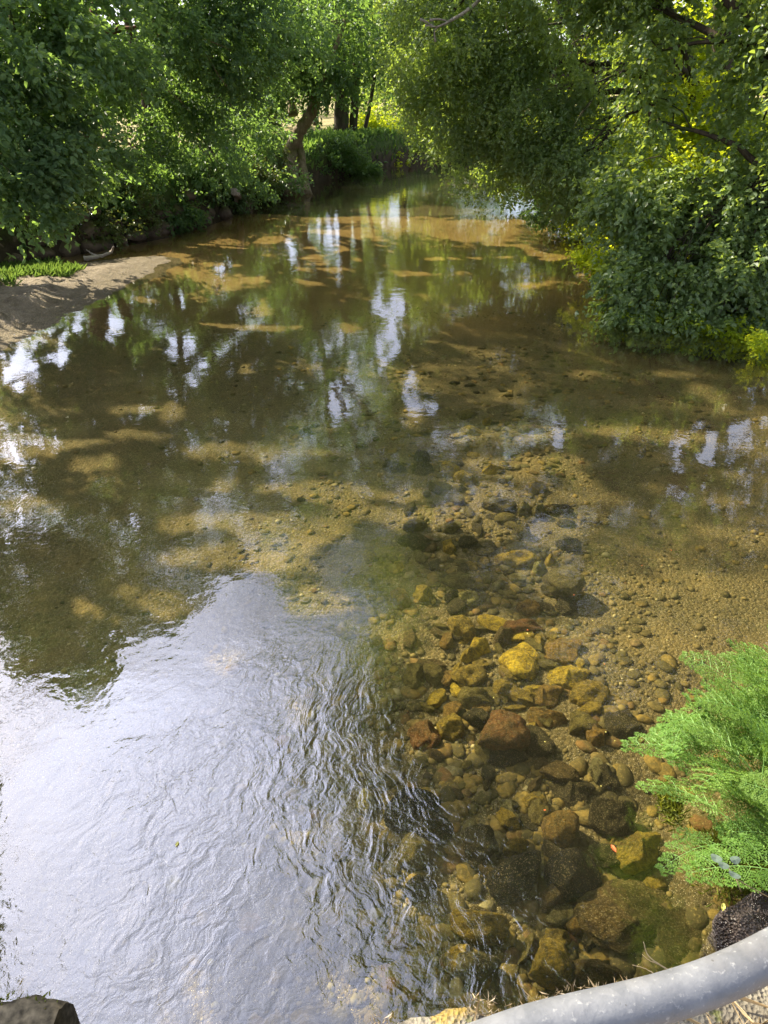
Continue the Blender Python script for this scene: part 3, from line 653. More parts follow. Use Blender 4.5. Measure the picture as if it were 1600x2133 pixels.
tree('alder_tree', 'nearest right-hand tree whose leafy boughs touch the water', 'tree', G_R, (8.4, 11.8, .9),
     [([(8.4, 11.8, .6), (8.0, 11.6, 3), (7.4, 11.2, 6), (7, 11, 9.5)], .26, .12), ([(8.3, 11.8, 1.), (7.2, 11.4, 2.2), (6.0, 11.2, 2.9)], .10, .04), ([(8.2, 11.6, .8), (7.0, 11.0, 1.4), (5.9, 10.8, 1.7)], .08, .03)],
     [B(1330, 400, 11.6, .8, .7, .45, 300), B(1440, 470, 11.2, .9, .7, .5, 380), B(1450, -30, 13.5, 2.0, 1, .8, 520), B(1250, -20, 14.5, 1.6, 1, .7, 380), B(1390, 570, 10.9, .85, .6, .42, 330), B(1540, 560, 10.6, .8, .6, .55, 330), B(1330, 640, 10.7, .45, .4, .22, 100),
      B(1480, 650, 10.4, .6, .45, .22, 170), B(1580, 680, 10.2, .4, .4, .25, 110), B(1560, 400, 11.2, .8, .7, .6, 300), B(1590, 250, 11.5, .5, .6, .6, 110), B(1590, 90, 11.5, .6, .6, .7, 120), B(1345, 110, 12.4, .4, .5, .6, 70),
      B(1350, 250, 12.2, .3, .4, .4, 45), B(1700, 400, 11, 1.2, 1.2, 1.6, 400),
      ((5.8, 9.6, 3.4), (1.2, 1, 1.0), 380), ((6.8, 8.2, 4.2), (1.4, 1.2, 1.3), 460), ((5.4, 10.6, 4.8), (1.4, 1.2, 1.0), 420), ((6.6, 10.8, 6.4), (2.2, 1.8, 1.7), 700), ((5.8, 10.5, 8.8), (2.6, 2.2, 2.0), 900), ((6.2, 8.0, 7.6), (2.4, 2.2, 2.4), 900), ((4.2, 8.8, 10.4), (2.6, 2.2, 2.0), 900), ((5.0, 5.6, 8.6), (2.4, 2.2, 2.2), 850), ((3.0, 6.6, 10.0), (2.0, 1.8, 1.6), 600), ((5.6, 3.0, 7.0), (2.2, 2.2, 2.2), 700), ((1.8, 9.5, 12.0), (2.0, 2, 1.6), 560), ((3.2, 3.8, 9.5), (2.0, 2, 1.6), 560), ((2.3, 12.0, 9.2), (2.2, 2, 1.6), 900), ((.9, 12.6, 9.6), (1.7, 1.8, 1.5), 700), ((-.2, 8.2, 9.0), (1.1, 1.2, 1.0), 400), ((.3, 6.2, 8.8), (1.3, 1.2, 1.0), 420), ((.7, 4.8, 8.6), (1.2, 1.2, 1.0), 380), ((.1, 8.6, 9.0), (1.1, 1.2, 1.0), 400), ((-.25, 10.6, 9.2), (1.1, 1.2, 1.0), 400), ((2.3, 15, 6.2), (1.4, 1.2, 1.0), 380), ((.3, 17, 7.6), (1.6, 1.4, 1.4), 420), ((1.2, 14.5, 7.4), (1.3, 1.2, 1.1), 380), ((2.4, 9.6, 9.2), (1.8, 1.7, 1.4), 760), ((4.2, 9.4, 8.8), (2, 2, 1.5), 800), ((4.3, 7.0, 9.0), (1.8, 1.8, 1.4), 700), ((1.0, 7.9, 9.4), (1.6, 1.6, 1.2), 520), ((0.1, 9.9, 9.4), (1.3, 1.6, 1.2), 480), ((2.1, 5.5, 9.2), (1.5, 1.6, 1.2), 480), ((2.9, 4.2, 8.6), (1.4, 1.4, 1.1), 380)],
     'bark_dark', 'leaf_right', 16, .42, .082, .55, .42, .55, 8, wid=.78, dens=1.2)
tree('birch_tree', 'tree leaning over the bend from the right bank and closing the channel', 'tree', G_R, (7.2, 27, .9),
     [([(7.2, 27, .5), (6.6, 26.8, 3), (5.2, 26.4, 5.5), (3.8, 26.2, 7.5)], .26, .10)],
     [B(930, 120, 26, 1.5, 1, 1.1, 420), B(885, 200, 26.5, 1.0, .8, .7, 260), B(950, 255, 25, .9, .7, .5, 240), B(860, 60, 27, 1.5, 1, 1.1, 400), B(1010, 190, 24, 1.3, 1, 1.0, 380), B(905, 285, 27, .7, .5, .35, 150), B(1060, 330, 22, .9, .7, .5, 220),
      ((2.6, 26, 6.6), (2.2, 1.8, 1.6), 560), ((1.0, 27, 8.0), (1.9, 1.8, 1.8), 460), ((4.8, 26, 8.4), (2.4, 2, 2), 560), ((2.2, 24, 4.9), (1.1, 1.0, .8), 240)],
     'bark_dark', 'leaf_right', 14, .55, .10, .6, .40, .8, 14, wid=.72)
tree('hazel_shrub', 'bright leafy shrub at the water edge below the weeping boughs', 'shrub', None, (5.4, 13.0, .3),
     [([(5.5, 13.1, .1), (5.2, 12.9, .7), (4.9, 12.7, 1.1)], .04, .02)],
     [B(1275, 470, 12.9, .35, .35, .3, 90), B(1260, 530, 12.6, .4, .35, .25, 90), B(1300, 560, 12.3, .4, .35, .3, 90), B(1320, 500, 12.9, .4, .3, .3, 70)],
     'bark_dark', 'leaf_sunlit', 12, .32, .085, .2, .40, .5, 9)
for i, (blobs, root, lab) in enumerate([
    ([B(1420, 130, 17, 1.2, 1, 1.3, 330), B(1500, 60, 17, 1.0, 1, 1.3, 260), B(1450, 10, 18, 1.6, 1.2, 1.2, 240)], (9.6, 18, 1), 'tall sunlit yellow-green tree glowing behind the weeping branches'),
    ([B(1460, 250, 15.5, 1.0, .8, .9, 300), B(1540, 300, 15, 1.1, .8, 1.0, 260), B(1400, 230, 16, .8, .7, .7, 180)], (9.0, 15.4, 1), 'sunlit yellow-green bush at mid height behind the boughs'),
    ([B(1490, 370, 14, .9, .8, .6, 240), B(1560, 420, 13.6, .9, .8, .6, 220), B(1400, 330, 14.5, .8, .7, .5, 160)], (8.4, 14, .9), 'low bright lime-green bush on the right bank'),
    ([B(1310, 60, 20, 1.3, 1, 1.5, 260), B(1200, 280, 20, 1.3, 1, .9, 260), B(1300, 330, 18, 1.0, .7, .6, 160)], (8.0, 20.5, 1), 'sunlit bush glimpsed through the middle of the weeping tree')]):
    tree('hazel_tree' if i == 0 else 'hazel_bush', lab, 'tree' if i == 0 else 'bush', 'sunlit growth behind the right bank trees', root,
         [([(root[0], root[1], .4), (root[0] - .1, root[1] - .1, 2.2), (root[0] - .3, root[1] - .3, 3.6)], .09, .04)], blobs, 'bark_dark', 'leaf_sunlit', 12, .42, .10, .2, .43, .6, 20 + i)

# --- undergrowth, ivy and bushes
def bush(name, label, cat, blobs, leafm, leaf=.08, seed=50, group=None, per=12, L=.3, gap=.42, root=None, stems=4, droop=.2, mat='bark_dark'):
    c = blobs[0][0]; root = root or (c[0], c[1], 0.3); t = empty(name, root); tag(t, label, cat, group)
    rr = random.Random(seed); mb = MB()
    for k in range(stems):
        b = blobs[k % len(blobs)]; e = Vector(b[0]) - Vector(root) + Vector([rr.uniform(-.6, .6) * q for q in b[1]])
        s = Vector((rr.uniform(-.2, .2), rr.uniform(-.1, .1), 0))
        mb.tube(curve_pts([s, (s + e) * .5 + Vector((rr.uniform(-.1, .1), 0, .1)), e], 4, .01, k), [.03 - .022 * i / 8 for i in range(9)], 5)
    mb.build('stem', M[mat], t)
    bl = [(tuple(Vector(c) - Vector(root)), r, n) for c, r, n in blobs]
    leaf_cloud('foliage', *sprays(bl, per, L, leaf, droop, gap, .5, seed), M[leafm], t, open_=leafm != 'leaf_sunlit')
    return t
bush('ivy_stump', 'broken stump wrapped in sunlit ivy left of the twisted trunk', 'ivy stump', [B(560, 285, 23.5, .28, .25, .75, 110), B(575, 340, 23.5, .35, .3, .45, 90)], 'leaf_ivy', .09, 51, root=(-3.7, 23.8, .2))
bush('bramble_bush', 'green bush under the trees just right of the twisted trunk', 'bush', [B(680, 290, 28, .9, .5, .55, 240), B(650, 340, 27, .9, .4, .4, 200), B(740, 350, 29, 1.0, .4, .35, 220), B(700, 330, 28, 1.1, .5, .5, 250)], 'leaf_mid', .10, 52)
bush('bramble_bush', 'low sunlit bush beside the slim dark stems at the bend', 'bush', [B(790, 270, 33, 1.2, .5, .7, 240), B(790, 330, 32.5, 1.1, .4, .35, 200)], 'leaf_sunlit', .12, 53)
bush('bramble_bush', 'dark bush closing the hollow at the head of the stream', 'bush', [B(860, 290, 38, 1.6, .6, .9, 380), B(920, 300, 37, 1.3, .6, .9, 300), B(830, 330, 37, 1.0, .4, .3, 120)], 'leaf_mid', .13, 54)
bush('ivy_bank', 'ivy hanging over the wall behind the sand bar', 'ivy', [B(170, 470, 15.6, 1.0, .3, .35, 300), B(250, 430, 16.8, .9, .3, .5, 300), B(330, 440, 18, .7, .3, .5, 230), B(80, 440, 15.2, .8, .3, .35, 200)], 'leaf_ivy', .07, 55)
bush('ivy_bank', 'ivy and brambles above the mossy boulders', 'ivy', [B(400, 400, 19.6, .8, .3, .4, 260), B(460, 400, 20.5, .8, .3, .4, 240), B(520, 370, 22, .9, .3, .5, 240)], 'leaf_ivy', .075, 56)
bush('added_lime_shrub', 'added lime-green sprigs that colour the reflection under the nearest right-hand boughs', 'shrub', [B(1400, 672, 10.35, .42, .25, .13, 70), B(1500, 690, 10.1, .42, .25, .14, 80), B(1585, 705, 9.9, .35, .25, .16, 70), B(1330, 660, 10.6, .3, .2, .10, 40)], 'leaf_sunlit', .075, 61, root=(6.4, 10.4, .2))  # added for the lime-green reflection on the water below
bush('dead_brush', 'tangle of bare reddish twigs over the dark water at the bend', 'dead brush', [B(850, 325, 33, .6, .3, .25, 3)], 'leaf_ivy', .05, 57, stems=14, mat='redtwig')
bush('bank_shrub', 'dark leafy shrub in the shade under the right-hand boughs', 'shrub', [B(1180, 440, 17.5, .9, .4, .3, 220), B(1240, 420, 16.6, .9, .5, .4, 260), B(1330, 470, 14.4, .8, .5, .5, 240), B(1100, 400, 20, 1.0, .5, .4, 220), B(1290, 300, 17.5, .8, .5, .5, 160)], 'leaf_mid', .09, 58)
bush('bank_shrub', 'sunlit yellow-green shrub behind the lowest right-hand boughs', 'shrub', [B(1430, 560, 12.4, .8, .5, .5, 260), B(1540, 560, 12.0, .9, .5, .7, 300), B(1560, 480, 12.6, .8, .5, .6, 200), B(1330, 590, 13.2, .7, .4, .4, 180)], 'leaf_sunlit', .09, 59)  # given the painted sunlit leaf colour for the yellow reflection below

# distant hedge line and far wood (one mass nobody could count)
def far_wood():
    g = np.random.default_rng(77); bl = []
    for k in range(70):
        a = rad(-75 + 150 * k / 69 + g.normal() * 1.0); d = g.uniform(78, 120)
        h = g.uniform(3.0, 5.4) + (2.5 if abs(math.degrees(a)) < 4 else 0)
        if -34 < math.degrees(a) < -18: h *= .8
        bl.append(((math.sin(a) * d, math.cos(a) * d, h * .75), (6, 4, h * .75), 150))
    o = leaf_cloud('far_wood', *sprays(bl, 8, 1.6, .62, .1, .40, 3, 78), M['leaf_mid'], None)
    tag(o, 'low line of distant trees beyond the pale field', 'trees', None, 'stuff')
far_wood()
def ground_cover():
    g = np.random.default_rng(33); n = 26000
    Y = g.uniform(7, 42, n); sd_ = g.random(n) < .5
    X = np.where(sd_, np.interp(Y, LY, LX) - np.abs(g.normal(size=n)) * 1.4 - .1, np.interp(Y, RY, RX) + np.abs(g.normal(size=n)) * 1.6 + .15)
    Z = ground_z(X, Y); k = Z > .12; X, Y, Z = X[k], Y[k], Z[k]; n = len(X)
    T = g.normal(size=(n, 3)) * .5 + np.array([0, 0, 1.]); N = g.normal(size=(n, 3)) + np.array([0, -1., .3])
    o = leaf_cloud('undergrowth', np.stack([X, Y, Z], 1), T, N, g.uniform(.1, .28, n), g.random(n), M['leaf_mid'], None, wid=.35)
    tag(o, 'nettles and grass covering both banks', 'undergrowth', None, 'stuff')
ground_cover()

# ------------------------------------------------------------------ stones
def rock_mesh(name, seed, sub=4, cuts=7, rough=.16):
    g = np.random.default_rng(seed); bm = bmesh.new(); bmesh.ops.create_icosphere(bm, subdivisions=sub, radius=1)
    V = np.array([v.co[:] for v in bm.verts]); V /= np.linalg.norm(V, axis=1, keepdims=True); U = V.copy()
    for k in range(cuts):
        nrm = g.normal(size=3); nrm /= np.linalg.norm(nrm); c = g.uniform(.55, .86)
        d = V @ nrm; over = d > c
        V[over] -= np.outer((d[over] - c) * .93, nrm)
    V += U * ((fbm(U[:, 0] * 1.6 + seed, U[:, 1] * 1.6, U[:, 2] * 1.6, 4, seed) - .5) * rough * 2.4)[:, None]
    V += U * ((fbm(U[:, 0] * 6, U[:, 1] * 6, U[:, 2] * 6, 4, seed + 9) - .5) * rough * .55)[:, None]
    V /= np.abs(V).max(axis=0)
    for v, c in zip(bm.verts, V): v.co = c
    me = bpy.data.meshes.new(name); bm.to_mesh(me); bm.free(); me.polygons.foreach_set('use_smooth', [True] * len(me.polygons))
    me.materials.append(M['stone']); return me
BIG = [rock_mesh('boulder', s, 4, 11, .22) for s in (1, 2, 3, 4, 5, 6)]
ROUND = [rock_mesh('cobble', s, 4, 3, .20) for s in (11, 12, 13)]
SMALL = [rock_mesh('cobble', s, 2, 5, .15) for s in (21, 22, 23, 24, 25)]
TINT = dict(Y=(.80, .58, .05), G=(.50, .36, .05), O=(.24, .20, .05), B=(.15, .105, .04), R=(.28, .13, .045), N=(.38, .23, .05),
            K=(.009, .009, .008), D=(.062, .052, .024), P=(.32, .30, .14), T=(.22, .19, .09), L=(.52, .50, .18))
rs = random.Random(5)
def stone(px, py, w, h, tint, label=None, shape='a', rot=None, group=None, top=None, name=None, flat_=.46):
    """top: height of the stone's top under (-) or over the water"""
    ztop = -.12 if top is None else top
    p = P(px, py, ztop - .03); sl = math.hypot(p.x, p.y, CAM_H - p.z)
    if w >= 100: w *= .86; h *= .86
    if py > 1560 and w < 160: w *= .86; h *= .86
    if py > 1560: flat_ *= .75
    rx = w / FPX * sl * .5
    el = math.atan2(CAM_H - p.z, math.hypot(p.x, p.y))
    ry = h / FPX * sl * .5 / max(.35, math.sin(el) + .25 * math.cos(el))
    bz = float(bed_z(np.array(p.x), np.array(p.y)))
    rz = max(min(rx, ry) * flat_, (ztop - bz) * .6, .02)
    if top is None: ztop = min(ztop, bz + rz * .95)
    me = {'a': BIG, 'r': ROUND, 's': SMALL}[shape]; me = me[rs.randrange(len(me))]
    o = bpy.data.objects.new(name or ('boulder' if w >= 70 else 'cobble'), me); COL.objects.link(o)
    a = rad(rot) if rot is not None else rs.uniform(-.5, .5)
    o.rotation_euler = (rs.uniform(-.15, .15), rs.uniform(-.15, .15), a)
    o.scale = (rx * 1.04, ry * 1.04, rz); o.location = (p.x, p.y, ztop - rz)
    c = TINT[tint]; k = rs.uniform(.88, 1.12); o.color = (c[0] * k, c[1] * k, c[2] * k, 1)
    tag(o, label or 'stone', 'stone', group); return o

S = stone
S(1089, 1350, 84, 92, 'Y', 'brightest golden upright boulder in the middle of the sunlit stones', rot=-25)
S(1190, 1383, 84, 58, 'Y', 'brilliant yellow algae-covered block right of the golden upright boulder')
S(1238, 1423, 88, 58, 'G', 'wide olive-gold stone touching the yellow block from below right')
S(984, 1381, 82, 54, 'G', 'gold and brown oblong stone left of the golden upright boulder')
S(860, 1377, 52, 54, 'O', 'squarish olive stone standing alone at the left edge of the cluster')
S(906, 1373, 50, 46, 'O', 'dull olive stone just right of the squarish lone stone')
S(962, 1276, 66, 62, 'G', 'orange-speckled stone at the top left of the golden cluster')
S(1004, 1318, 44, 34, 'Y', 'small bright yellow stone above the oblong gold one', 'a')
S(978, 1336, 36, 24, 'Y', 'small lemon-yellow stone wedged between two gold stones', 'a')
S(1054, 1297, 40, 46, 'B', 'brown-gold stone above left of the golden upright boulder')
S(1096, 1281, 92, 38, 'R', 'long reddish-brown stone lying across the top of the golden cluster', rot=4)
S(1174, 1328, 92, 68, 'N', 'dim orange-brown sunken boulder above the yellow block')
S(1140, 1420, 76, 54, 'N', 'rusty orange lumpy stone below the golden upright boulder', rot=15)
S(1142, 1465, 80, 42, 'N', 'smooth ochre stone with a rounded end below the rusty lumpy one', 'r', rot=-12)
S(1058, 1404, 60, 38, 'G', 'pale gold stone between the oblong and the rusty stones')
S(1050, 1503, 124, 92, 'R', 'large red-topped boulder with a dark hollow beneath it', rot=12, top=-.06)
S(1124, 1517, 60, 76, 'D', 'dark brown stone leaning against the red-topped boulder')
S(1060, 1545, 84, 40, 'K', 'black block standing in for the shade in the hollow under the red-topped boulder', 'r')  # black filler in place of the shade under the boulder
S(997, 1464, 60, 46, 'D', 'dark green stone above the red-topped boulder')
S(888, 1506, 76, 64, 'R', 'rust-brown stone left of the red-topped boulder')
S(944, 1484, 62, 60, 'G', 'mottled yellow-brown stone beside the rust-brown one')
S(996, 1422, 76, 42, 'O', 'olive stone under the oblong gold stone')
S(1251, 1504, 48, 38, 'N', 'orange stone above a dark shadow on the right of the cluster')
S(1216, 1484, 64, 52, 'O', 'olive stone left of the orange stone in shadow')
S(1304, 1482, 74, 66, 'D', 'dark brown stone nearest the fronds in the sandy shallows')
S(1164, 1586, 76, 18, 'Y', 'thin yellow bar-shaped stone alone on dark gravel', 'r', rot=10)
S(1199, 1620, 92, 84, 'D', 'broad dark olive slab below the thin yellow bar')
S(1282, 1672, 112, 94, 'D', 'big smooth dark round boulder left of the fronds', 'r', top=-.04)
S(1268, 1600, 70, 62, 'D', 'dark stone behind the smooth dark round boulder')
S(1175, 1698, 84, 84, 'N', 'orange-tan dome-shaped boulder left of the dark round one', 'r', top=-.05)
S(1122, 1650, 62, 52, 'G', 'yellow-olive stone above the orange-tan dome')
S(1068, 1674, 44, 58, 'P', 'pale olive upright stone right of the dark weedy hump')
S(862, 1652, 158, 92, 'K', 'dark weed-covered hump breaking the current left of centre', 'r', top=-.03)
S(905, 1700, 90, 60, 'K', 'dark weedy lower shoulder of the midstream riffle', 'r', top=-.04)
S(1203, 1792, 136, 124, 'K', 'black round weed-covered boulder left of the orange leaf', 'r', top=-.02)
S(1080, 1796, 160, 104, 'K', 'wide dark weedy hump in the riffle beside the black boulder', 'r', top=-.05)
S(1000, 1745, 90, 70, 'D', 'dark stone at the upper end of the wide weedy hump', top=-.07)
S(879, 1826, 72, 40, 'K', 'small dark stone alone above the bright sandy patch', 'r', top=-.06)
S(1339, 1748, 118, 84, 'G', 'ochre boulder with the orange leaf at its corner', top=-.04)
S(1312, 1888, 208, 146, 'B', 'largest round speckled brown boulder near the bridge', 'r', top=-.10, flat_=.35)
S(1432, 1960, 130, 140, 'B', 'brown slab with orange spots between the largest boulder and the rail', top=-.10, flat_=.35)
S(1209, 1903, 58, 50, 'N', 'orange-blotched stone at the left of the largest boulder')
S(762, 1645, 52, 66, 'L', 'pale yellow-green block standing in for a sunlit bed patch left of the weed-covered hump')  # pale tint stands for a patch of sunlight on the bed
S(1240, 2000, 130, 60, 'B', 'brown and gold stone close to the bridge edge', top=-.05)
S(1150, 1990, 90, 80, 'G', 'gold stone under fast ripples near the bridge edge', top=-.07)
S(1170, 1880, 80, 60, 'P', 'pale green-grey stone below the black round boulder')
S(1000, 1905, 150, 70, 'G', 'long tawny slab in the riffle near the bridge', 'r', top=-.08, flat_=.3)
S(1000, 1990, 110, 70, 'T', 'sandy-brown slab in the riffle below the tawny one', 'r', top=-.09, flat_=.3)
S(870, 1750, 110, 90, 'O', 'olive stone beneath the weed-covered hump', 'r', top=-.09, flat_=.3)
S(960, 1980, 90, 60, 'G', 'golden stone left of the sandy-brown slab')
S(1366, 1830, 66, 34, 'G', 'small algae stone between the ochre boulder and the largest boulder')
S(1180, 1196, 84, 68, 'T', 'prominent angular grey-olive boulder upstream of the golden cluster', rot=-35, top=-.06)
S(1182, 1240, 56, 32, 'D', 'dark stone tucked below the angular grey-olive boulder', rot=-25)
S(1082, 1136, 92, 38, 'G', 'long golden stone upstream of the angular grey-olive boulder', rot=-5)
S(1165, 1031, 64, 24, 'B', 'smooth loaf-shaped brown stone at the right end of a row', 'r', rot=-5)
S(1097, 1032, 34, 36, 'O', 'round olive stone in the row left of the loaf-shaped one', 'r')
S(1126, 1036, 28, 28, 'O', 'narrow stone between the round olive and loaf-shaped stones')
S(1045, 1028, 80, 34, 'T', 'long grey-brown stone at the left end of the row')
S(1120, 994, 50, 22, 'G', 'gold-topped stone just above the row of stones')
S(822, 948, 54, 24, 'D', 'flat dark oval stone alone in the shallows upstream', 'r')
S(880, 950, 48, 24, 'D', 'dark stone right of the flat dark oval one', 'r')
S(882, 928, 38, 18, 'D', 'small dark stone behind the flat dark pair')
S(988, 877, 58, 18, 'G', 'flat golden stone far upstream in the sunlight', 'r')
S(1017, 861, 22, 13, 'G', 'tiny round gold stone behind the flat golden one', 'r')
S(1110, 877, 56, 18, 'B', 'flat brown stone right of the flat golden one', 'r')
S(1042, 836, 60, 13, 'P', 'pale flat stone farthest upstream of the golden ones', 'r')
S(975, 845, 44, 17, 'O', 'greenish flat stone left of the pale farthest one', 'r')
S(865, 1106, 72, 40, 'D', 'large dark angular stone at the left side of the upper bed')
S(865, 1072, 54, 24, 'O', 'olive stone just above the large dark angular one')
S(940, 1078, 40, 22, 'O', 'round olive stone level with the dark angular one', 'r')
S(977, 1106, 42, 28, 'D', 'dark round stone left of centre in the upper bed', 'r')
S(937, 1118, 32, 28, 'G', 'greenish gold stone beside the dark round one')
S(1090, 1080, 50, 20, 'O', 'flat olive stone above the long golden one')
S(1192, 1107, 56, 24, 'D', 'dark stone pointing right at the edge of the upper bed', rot=-20)
S(1130, 1156, 32, 20, 'L', 'small yellow-green stone right of the long golden one')
S(1152, 1136, 24, 20, 'Y', 'tiny golden stone above the angular grey-olive boulder', 'r')
S(835, 1217, 46, 48, 'R', 'brown wedge-shaped stone at the left of the middle bed')
S(880, 1210, 50, 32, 'G', 'olive-gold stone next to the brown wedge')
S(945, 1216, 36, 30, 'K', 'black stone in a hollow of the middle bed', 'r')
S(977, 1220, 54, 32, 'L', 'light greenish stone right of the black one')
S(1107, 1240, 54, 28, 'N', 'brown-gold stone left of the dark tucked stone')
S(970, 970, 48, 30, 'G', 'gold-olive stone in the sunlit upper bed')
S(940, 952, 48, 22, 'Y', 'bright gold stone at the left of the sunlit upper bed')
S(1027, 956, 44, 16, 'Y', 'thin bright gold stone right in the sunlit upper bed')
S(640, 876, 38, 16, 'D', 'lone flat stone on the left half of the streambed', 'r')
S(692, 776, 40, 14, 'T', 'lone pale stone far out in the calm pool', 'r')
# countless lookalikes: small cobbles in four bands
def in_img(p):
    v = Vector(p) - Vector((0, 0, CAM_H)); f = v.y * math.cos(TH) - v.z * math.sin(TH); u = v.y * math.sin(TH) + v.z * math.cos(TH)
    return 800 + v.x / f * FPX, 1066.5 - u / f * FPX
rc = random.Random(91)
WORD = dict(Y='bright yellow', G='golden', O='olive', B='brown', R='reddish', N='orange-brown', K='black', D='dark', P='pale green', T='grey-brown', L='lemon')
def band(n, pts, sx, wr, tints, label, group, top=-.17, shape='s'):
    for _ in range(n):
        k = rc.random() * (len(pts) - 1); i = int(k); f = k - i
        px = pts[i][0] * (1 - f) + pts[i + 1][0] * f + rc.gauss(0, sx); py = pts[i][1] * (1 - f) + pts[i + 1][1] * f + rc.gauss(0, 14)
        if px > 1330 and py > 1300: continue
        w = rc.uniform(*wr) * (1.35 if rc.random() < .15 else 1); sc = .55 + .45 * min(1, (py - 700) / 700)
        ttop = -.19 + .0 if py < 1300 else top
        p = P(px, py, -.2); bz = float(bed_z(np.array(p.x), np.array(p.y)))
        tn = tints[rc.randrange(len(tints))]
        o = stone(px, py, w * sc * 1.2, w * sc * rc.uniform(.55, .9) * (.55 if py < 1000 else .8), tn, 'small ' + WORD[tn] + ' cobble ' + label, shape, group=group,
              top=bz + w * sc / FPX * 5 * rc.uniform(.25, .5), rot=rc.uniform(-90, 90) if py > 1000 else rc.uniform(-20, 20), name='cobble')
band(30, [(930, 740), (1000, 830), (1000, 900)], 75, (16, 34), 'DDOOTD', 'lying flat on the far shaded streambed', 'far shaded cobbles')
band(56, [(960, 900), (1010, 1000), (1020, 1110)], 85, (16, 40), 'GOOTGDDP', 'in the sunlit upper bed', 'cobbles of the upper bed')
band(56, [(950, 1130), (1000, 1200), (1020, 1290)], 90, (18, 46), 'OOGGDBPT', 'in the middle bed below the long golden stone', 'cobbles of the middle bed')
band(50, [(1010, 1310), (1050, 1400), (1080, 1500)], 95, (22, 52), 'GYGNOBDO', 'among the large golden stones', 'cobbles of the golden cluster', -.16, 'a')
band(30, [(1080, 1560), (1140, 1700), (1120, 1850), (1150, 1980)], 95, (28, 66), 'DBGODPOB', 'between the boulders near the bridge', 'cobbles near the bridge', -.17, 'a')
band(8, [(660, 850), (740, 1000), (760, 1200)], 60, (14, 26), 'DOTD', 'astray on the sandy left half of the bed', 'stray pebbles')

def buried_cobbles():
    g = np.random.default_rng(29); n = 2600
    Y = 1.3 + 9 * g.random(n) ** 1.5; X = .55 + .06 * Y + g.normal(size=n) * (.42 + .13 * Y)
    k = (X < np.interp(Y, RY, RX) + .1) & (fbm(X * 1.3, Y * 1.3, 0, 3, 15) > .42); X, Y = X[k], Y[k]; n = len(X)
    bm = bmesh.new(); bmesh.ops.create_icosphere(bm, subdivisions=2, radius=1); bv = np.array([v.co[:] for v in bm.verts]); bf = np.array([[v.index for v in f.verts] for f in bm.faces]); bm.free()
    S = g.uniform(.016, .055, n) * (.8 + .3 * sstep(5, 1, Y)); A = g.uniform(0, 6.28, n); U = bv[None] + g.uniform(0, 50, (n, 1, 3))
    rr = 1 + (fbm(U[..., 0] * 1.3, U[..., 1] * 1.3, U[..., 2] * 1.3, 2, 4) - .5) * 1.1
    V = bv[None] * rr[..., None] * np.stack([S * g.uniform(.9, 1.6, n), S, S * g.uniform(.35, .6, n)], 1)[:, None]
    x = V[..., 0] * np.cos(A)[:, None] - V[..., 1] * np.sin(A)[:, None]; y = V[..., 0] * np.sin(A)[:, None] + V[..., 1] * np.cos(A)[:, None]
    V = np.stack([x + X[:, None], y + Y[:, None], V[..., 2] + (bed_z(X, Y) + S * .1)[:, None]], 2).reshape(-1, 3)
    F = (bf[None] + (np.arange(n) * len(bv))[:, None, None]).reshape(-1, 3)
    t = NT('half_buried_stones'); p = t.pos
    c = t.ramp(t.attr('rnd'), (0, (.035, .030, .015)), (.3, (.10, .082, .03)), (.55, (.17, .12, .04)), (.8, (.26, .18, .04)), (.93, (.14, .07, .03)), (1, (.30, .27, .14)))
    c = t.mix(t.ramp(t.noise(p, 16, 5, .65), (.4, .8), (.62, 0)), c, (.06, .05, .02)); c = t.mix(t.ramp(t.noise(p, 60, 4), (.56, 0), (.7, .5)), c, (.34, .26, .09))
    m = t.done(t.bsdf(c, .85, t.bump(t.noise(p, 70, 4, .7), .9, .01), .2))
    tag(link('small_stones', np_mesh('small_stones', V, F, True, {'rnd': ('FACE', np.repeat(g.random(n), len(bf)))}), m), 'small stones half buried in the streambed between the larger ones', 'stones', None, 'stuff')
buried_cobbles()
